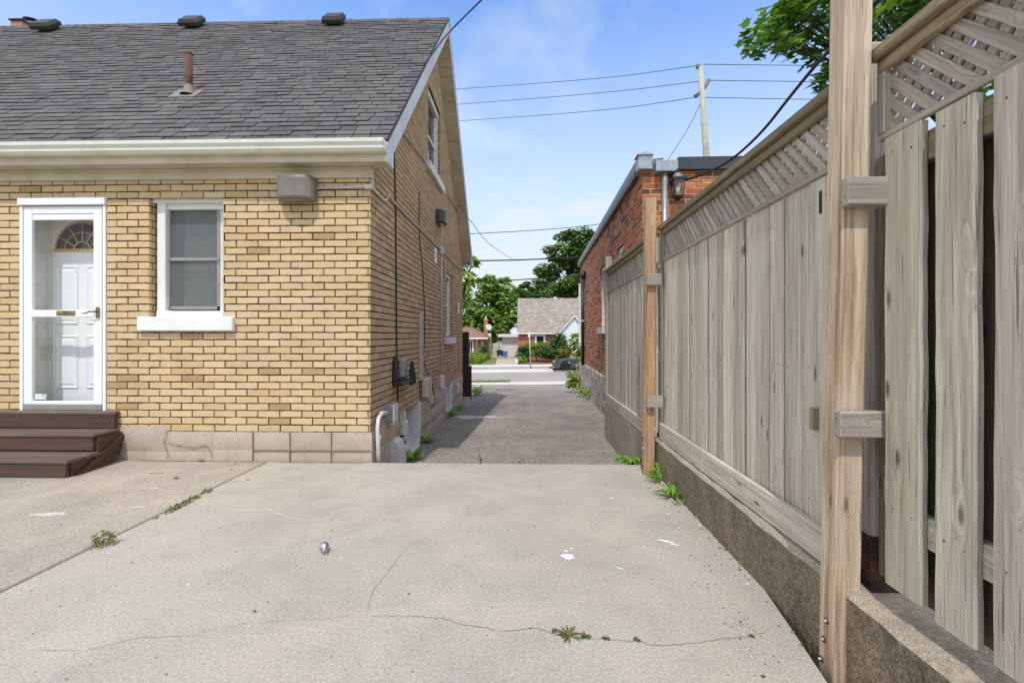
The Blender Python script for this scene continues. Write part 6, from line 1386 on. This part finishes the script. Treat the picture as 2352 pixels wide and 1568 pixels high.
# weeds by the walls
def rosette(name, label, p, n, L, w, pal, up=.8, cat='weed', seed=1, stalk=0):
    random.seed(seed); p = Vector(p); mb = MB()
    for i in range(n):
        a = U(0, 6.28); d = Vector((math.cos(a), math.sin(a), 0)); l = L * U(.6, 1.15); ww = w * U(.7, 1.2); u = up * U(.5, 1.3); s_ = d.cross(Vector((0, 0, 1)))
        q = [p + d * (l * t_) + Vector((0, 0, l * (u * t_ - u * .75 * t_ * t_))) for t_ in (0, .3, .65, 1)]; ws = [ww * .15, ww * .7, ww, .0]
        vs = [];
        for c, x in zip(q, ws): vs += [c - s_ * x, c + s_ * x + Vector((0, 0, .0))]
        col = leaf_col(pal, .8, 1.2); mb.add(vs, [(0, 1, 3, 2), (2, 3, 5, 4), (4, 5, 7, 6)], col)
    if stalk:
        for i in range(stalk):
            a = U(0, 6.28); b = p + Vector((math.cos(a) * .05, math.sin(a) * .05, L * U(1.2, 1.9)))
            mb.tube([p, p.lerp(b, .5) + rv() * .01, b], [.002, .0016, .001], 4, col=leaf_col(pal))
            for k in range(7): q = p.lerp(b, U(.2, 1)); quadleaf(mb, q + rv() * .02, .03, rv() + Vector((0, 0, 1)), leaf_col(pal))
    return mb.build(name, 'leaf', label=label, category=cat)
GW = [lin(116, 156, 48), lin(100, 140, 42), lin(132, 168, 60)]
rosette('weed', 'large leafy weed just left of the orange cedar post', onZ(1450, 1068, -.05), 34, .2, .024, GW, 1.3, seed=61)
rosette('weed', 'upright bright weed just right of the orange cedar post', onZ(1517, 1104, 0), 20, .15, .012, GW, 1.7, seed=62)
rosette('weed', 'bright broad leaved weed against the pebbly retaining wall', onZ(1545, 1142, 0), 28, .15, .014, GW, 1.5, seed=63)
rosette('weed', 'flat reddish weed growing in the long crack of the slab', onZ(*d9(355, 1275), 0), 24, .058, .0036, [lin(112, 116, 66), lin(98, 118, 60), lin(118, 90, 64)], .5, seed=64)
for k, (x, y, s_, l) in enumerate(((262, 1243, .02, 'tiny weed left of the flat reddish weed'), (458, 1283, .028, 'small green weed right of the flat reddish weed'), (572, 1292, .018, 'tiny weed midway along the right part of the crack'), (602, 1294, .012, 'tiniest green sprout along the crack'), (778, 1300, .022, 'small upright sprout near the right end of the crack'))):
    rosette('weed', l, onZ(*d9(x, y), 0), 9, s_, s_ * .2, [lin(92, 112, 60), lin(80, 100, 54)], 1.3, seed=70 + k)
for k, (x, y, l) in enumerate(((1150, 545, 'pale seedling farthest along the foot of the pebbly wall'), (1198, 570, 'second pale seedling along the pebbly wall'), (1240, 626, 'third pale seedling along the pebbly wall'), (1338, 740, 'pale seedling midway along the pebbly wall'), (1430, 828, 'pale seedling nearest the camera by the pebbly wall'))):
    rosette('weed', l, onZ(*d9(x, y), 0) + Vector((.0, 0, 0)), 8, .03, .006, [lin(150, 172, 90), lin(130, 156, 78)], 1.3, seed=80 + k)
rosette('weed', 'dark weed beside the first basement window', (XG + .1, 5.75, -.3), 26, .22, .02, GW, 1.5, seed=90)
rosette('weed', 'weed at the far jamb of the first basement window', (XG + .08, 6.72, -.3), 22, .2, .02, GW, 1.6, seed=91)
rosette('weed', 'weed before the second basement window', (XG + .1, 8.9, -.31), 26, .26, .02, GW, 1.5, seed=92)
rosette('weed', 'weed just past the second basement window', (XG + .1, 9.7, -.31), 22, .24, .02, GW, 1.5, seed=93)
rosette('weed', 'tall thin weed at the near edge of the driveway', (-.46, 5.05, -.22), 14, .12, .006, G2, 1.6, seed=94, stalk=3)
rosette('weed', 'smaller thin weed near the middle of the driveway edge', (-.03, 5.05, -.22), 9, .09, .005, G2, 1.6, seed=95, stalk=2)
rosette('weed', 'weeds at the step by the dark brown gate', (XG + .25, 12.4, -.33), 34, .3, .02, GW, 1.4, seed=96)
spray('joint_weed', 'wilted broad leaved weed in the joint between the slabs', onZ(*d8(450, 515), 0), [(onZ(*d8(460, 505), 0) + Vector((0, 0, .05)), (.06, .03, .045))], 46, .035, OVAL, [lin(122, 124, 74), lin(104, 108, 62)], .3, seed=97, cat='weed', trunk_r=.003)
spray('joint_weed', 'line of small leafy weeds in the joint near the house', onZ(*d8(790, 345), 0), [(onZ(*d8(x, y), 0) + Vector((0, 0, .012)), (.035, .04, .016)) for x, y in ((750, 358), (775, 345), (800, 334), (830, 318), (860, 298), (915, 272))], 190, .022, OVAL, [lin(104, 112, 56), lin(88, 98, 50), lin(120, 120, 60)], .3, seed=98, cat='weed', trunk_r=.001)
spray('joint_weed', 'tiny weed in the joint between two larger ones', onZ(*d8(685, 388), 0), [(onZ(*d8(685, 388), 0) + Vector((0, 0, .008)), (.015, .02, .01))], 22, .014, OVAL, [lin(120, 120, 64)], .3, seed=99, cat='weed', trunk_r=.001)
rosette('weed', 'tiny weed at the foot of the parged foundation', (-3.1, 4.49, .002), 12, .04, .006, [lin(92, 104, 50)], 1.0, seed=100)
for k, (p, lab) in enumerate(((onZ(1500, 1096, 0), 'tuft of dry grass blades beside the foot of the orange cedar post'), (onZ(1560, 1160, 0), 'small dry grass tuft below the broad leaved wall weed'), (onZ(*d8(440, 520), 0), 'few dry blades beside the wilted joint weed'), (onZ(*d9(1880, 1360), 0), 'dry grass in the sunken strip at the near post'))):
    random.seed(200 + k); mb = MB()
    for i in range(16):
        b = p + Vector((U(-.03, .03), U(-.03, .03), -.002)); d = Vector((U(-1, 1), U(-1, 1), U(.5, 1.6))).normalized() * U(.03, .09); s_ = Vector((-d.y, d.x, 0)).normalized() * .0015
        mb.add([b - s_, b + s_, b + d * .6 + s_ * .6, b + d + Vector((0, 0, -.01))], [(0, 1, 2, 3)], leaf_col([lin(170, 156, 108), lin(140, 140, 80), lin(120, 130, 66)]))
    mb.build('grass_tuft', 'leaf', label=lab, category='grass')
# dead leaves
def dead(label, c, s_, col, seed, par_z=.004):
    random.seed(seed); mb = MB(); p = onZ(*c, 0) + Vector((0, 0, par_z + .004))
    leaf(mb, p, s_, OVAL, Vector((U(-.3, .3), U(-.3, .3), 1)), rv(), col, .5); return mb.build('dead_leaf', 'leaf', label=label, category='leaf')
dead('curled brown leaf on the rough pad near the foundation', d8(768, 211), .075, lin(122, 100, 74), 1)
dead('orange dead leaf near the wall at the slab joint', d8(1015, 175), .04, lin(170, 120, 62), 2)
dead('small dark orange leaf against the foundation', d8(1040, 150), .035, lin(140, 92, 50), 3)
dead('faint tan leaf on the slab right of the joint', d8(1090, 217), .035, lin(190, 150, 100), 4)
dead('brown leaf fragment on the open slab', d8(1132, 806), .022, lin(110, 74, 52), 5)
dead('small green brown leaf on the crack near the cedar post', d9(1462, 1275), .03, lin(120, 104, 56), 6)
mb = MB(); a = onZ(*d8(660, 195), 0); b = onZ(*d8(720, 192), 0); mb.tube([a + Vector((0, 0, .006)), a.lerp(b, .5) + Vector((0, .01, .008)), b + Vector((0, 0, .006))], .0025, 5, lin(150, 110, 70)); mb.build('twig', 'varpaint', label='thin tan twig on the rough pad', category='twig')
random.seed(77)
mb = MB()
for c, s_ in (((1.05, 2.02), .006), ((1.085, 1.98), .008), ((1.1, 2.4), .007), ((1.1, 2.75), .009), ((1.11, 2.62), .006), ((1.1, 3.02), .008), ((1.1, 2.5), .01), ((1.09, 2.2), .006)):
    mb.lathe([(0, -.004), (s_, 0), (s_ * .8, s_ * .6), (0, s_ * .8)], (c[0], c[1], 0), n=7, col=lin(120, 112, 100))
mb.build('pebbles', 'varpaint', kind='stuff', label='small pebbles and dirt at the foot of the retaining wall')
# light bulb on the slab
bp = onZ(745, 1266, 0); t = thing('light_bulb', 'silver mirrored light bulb lying on the open concrete slab', 'light bulb', bp)
ax = Vector((.45, -.85, -.25)).normalized(); c = bp + Vector((0, 0, .027)); mb = MB()
rr = .0265; prof = [(rr * math.sin(a), -rr * math.cos(a)) for a in [math.pi * k / 14 for k in range(0, 12)]] + [(.0145, .0235), (.0135, .034)]
mb.lathe(prof, c, ax, 28); mb.build('globe', 'chrome', t)
mb = MB(); mb.lathe([(.0135, .032), (.0148, .035), (.0135, .038), (.0148, .041), (.0135, .044), (.0145, .047), (.0115, .05), (.011, .046), (.0, .046)], c, ax, 20); mb.build('socket', 'galv', t)
# gate, planter kerb and steps at the far house corner
gt = thing('side_gate', 'dark brown wooden gate posts at the far corner of the house', 'gate', (XG + .1, 11.6, -.3))
a = onY(1062, 762, 11.6); mb = MB(); mb.box(XG - .15, onY(1076, 0, 11.6).x, 11.55, 11.75, -.35, onY(0, 762, 11.6).z, long=2, bev=.01); mb.build('gate_post', 'wood_far', gt)
mb = MB(); mb.box(XG - .1, onY(1082, 0, 11.4).x, 11.4, 11.548, -.34, onY(0, 838, 11.4).z, long=2, bev=.015); mb.build('gate_board', 'wood_far', gt)
mb = MB(); mb.box(XG, XG + .16, 11.3, 14.4, -.6, -.26, bev=.01); mb.build('planter_kerb', 'parge', kind='structure', label='low concrete kerb past the house corner')
# crumpled white sheet by the kerb
mb = MB(); random.seed(9)
for k in range(5):
    x0, x1 = -1.0 + k * .12, -.9 + k * .12; mb.add([(x0, 15.6, -.62), (x1, 15.4, -.6 + U(.1, .2)), (x1 + .05, 16.6, -.62 + U(.0, .2)), (x0 + .02, 16.6, -.66)], [(0, 1, 2, 3)])
mb.build('white_debris', 'white_vinyl', label='crumpled white plastic sheet lying by the low kerb', category='debris')
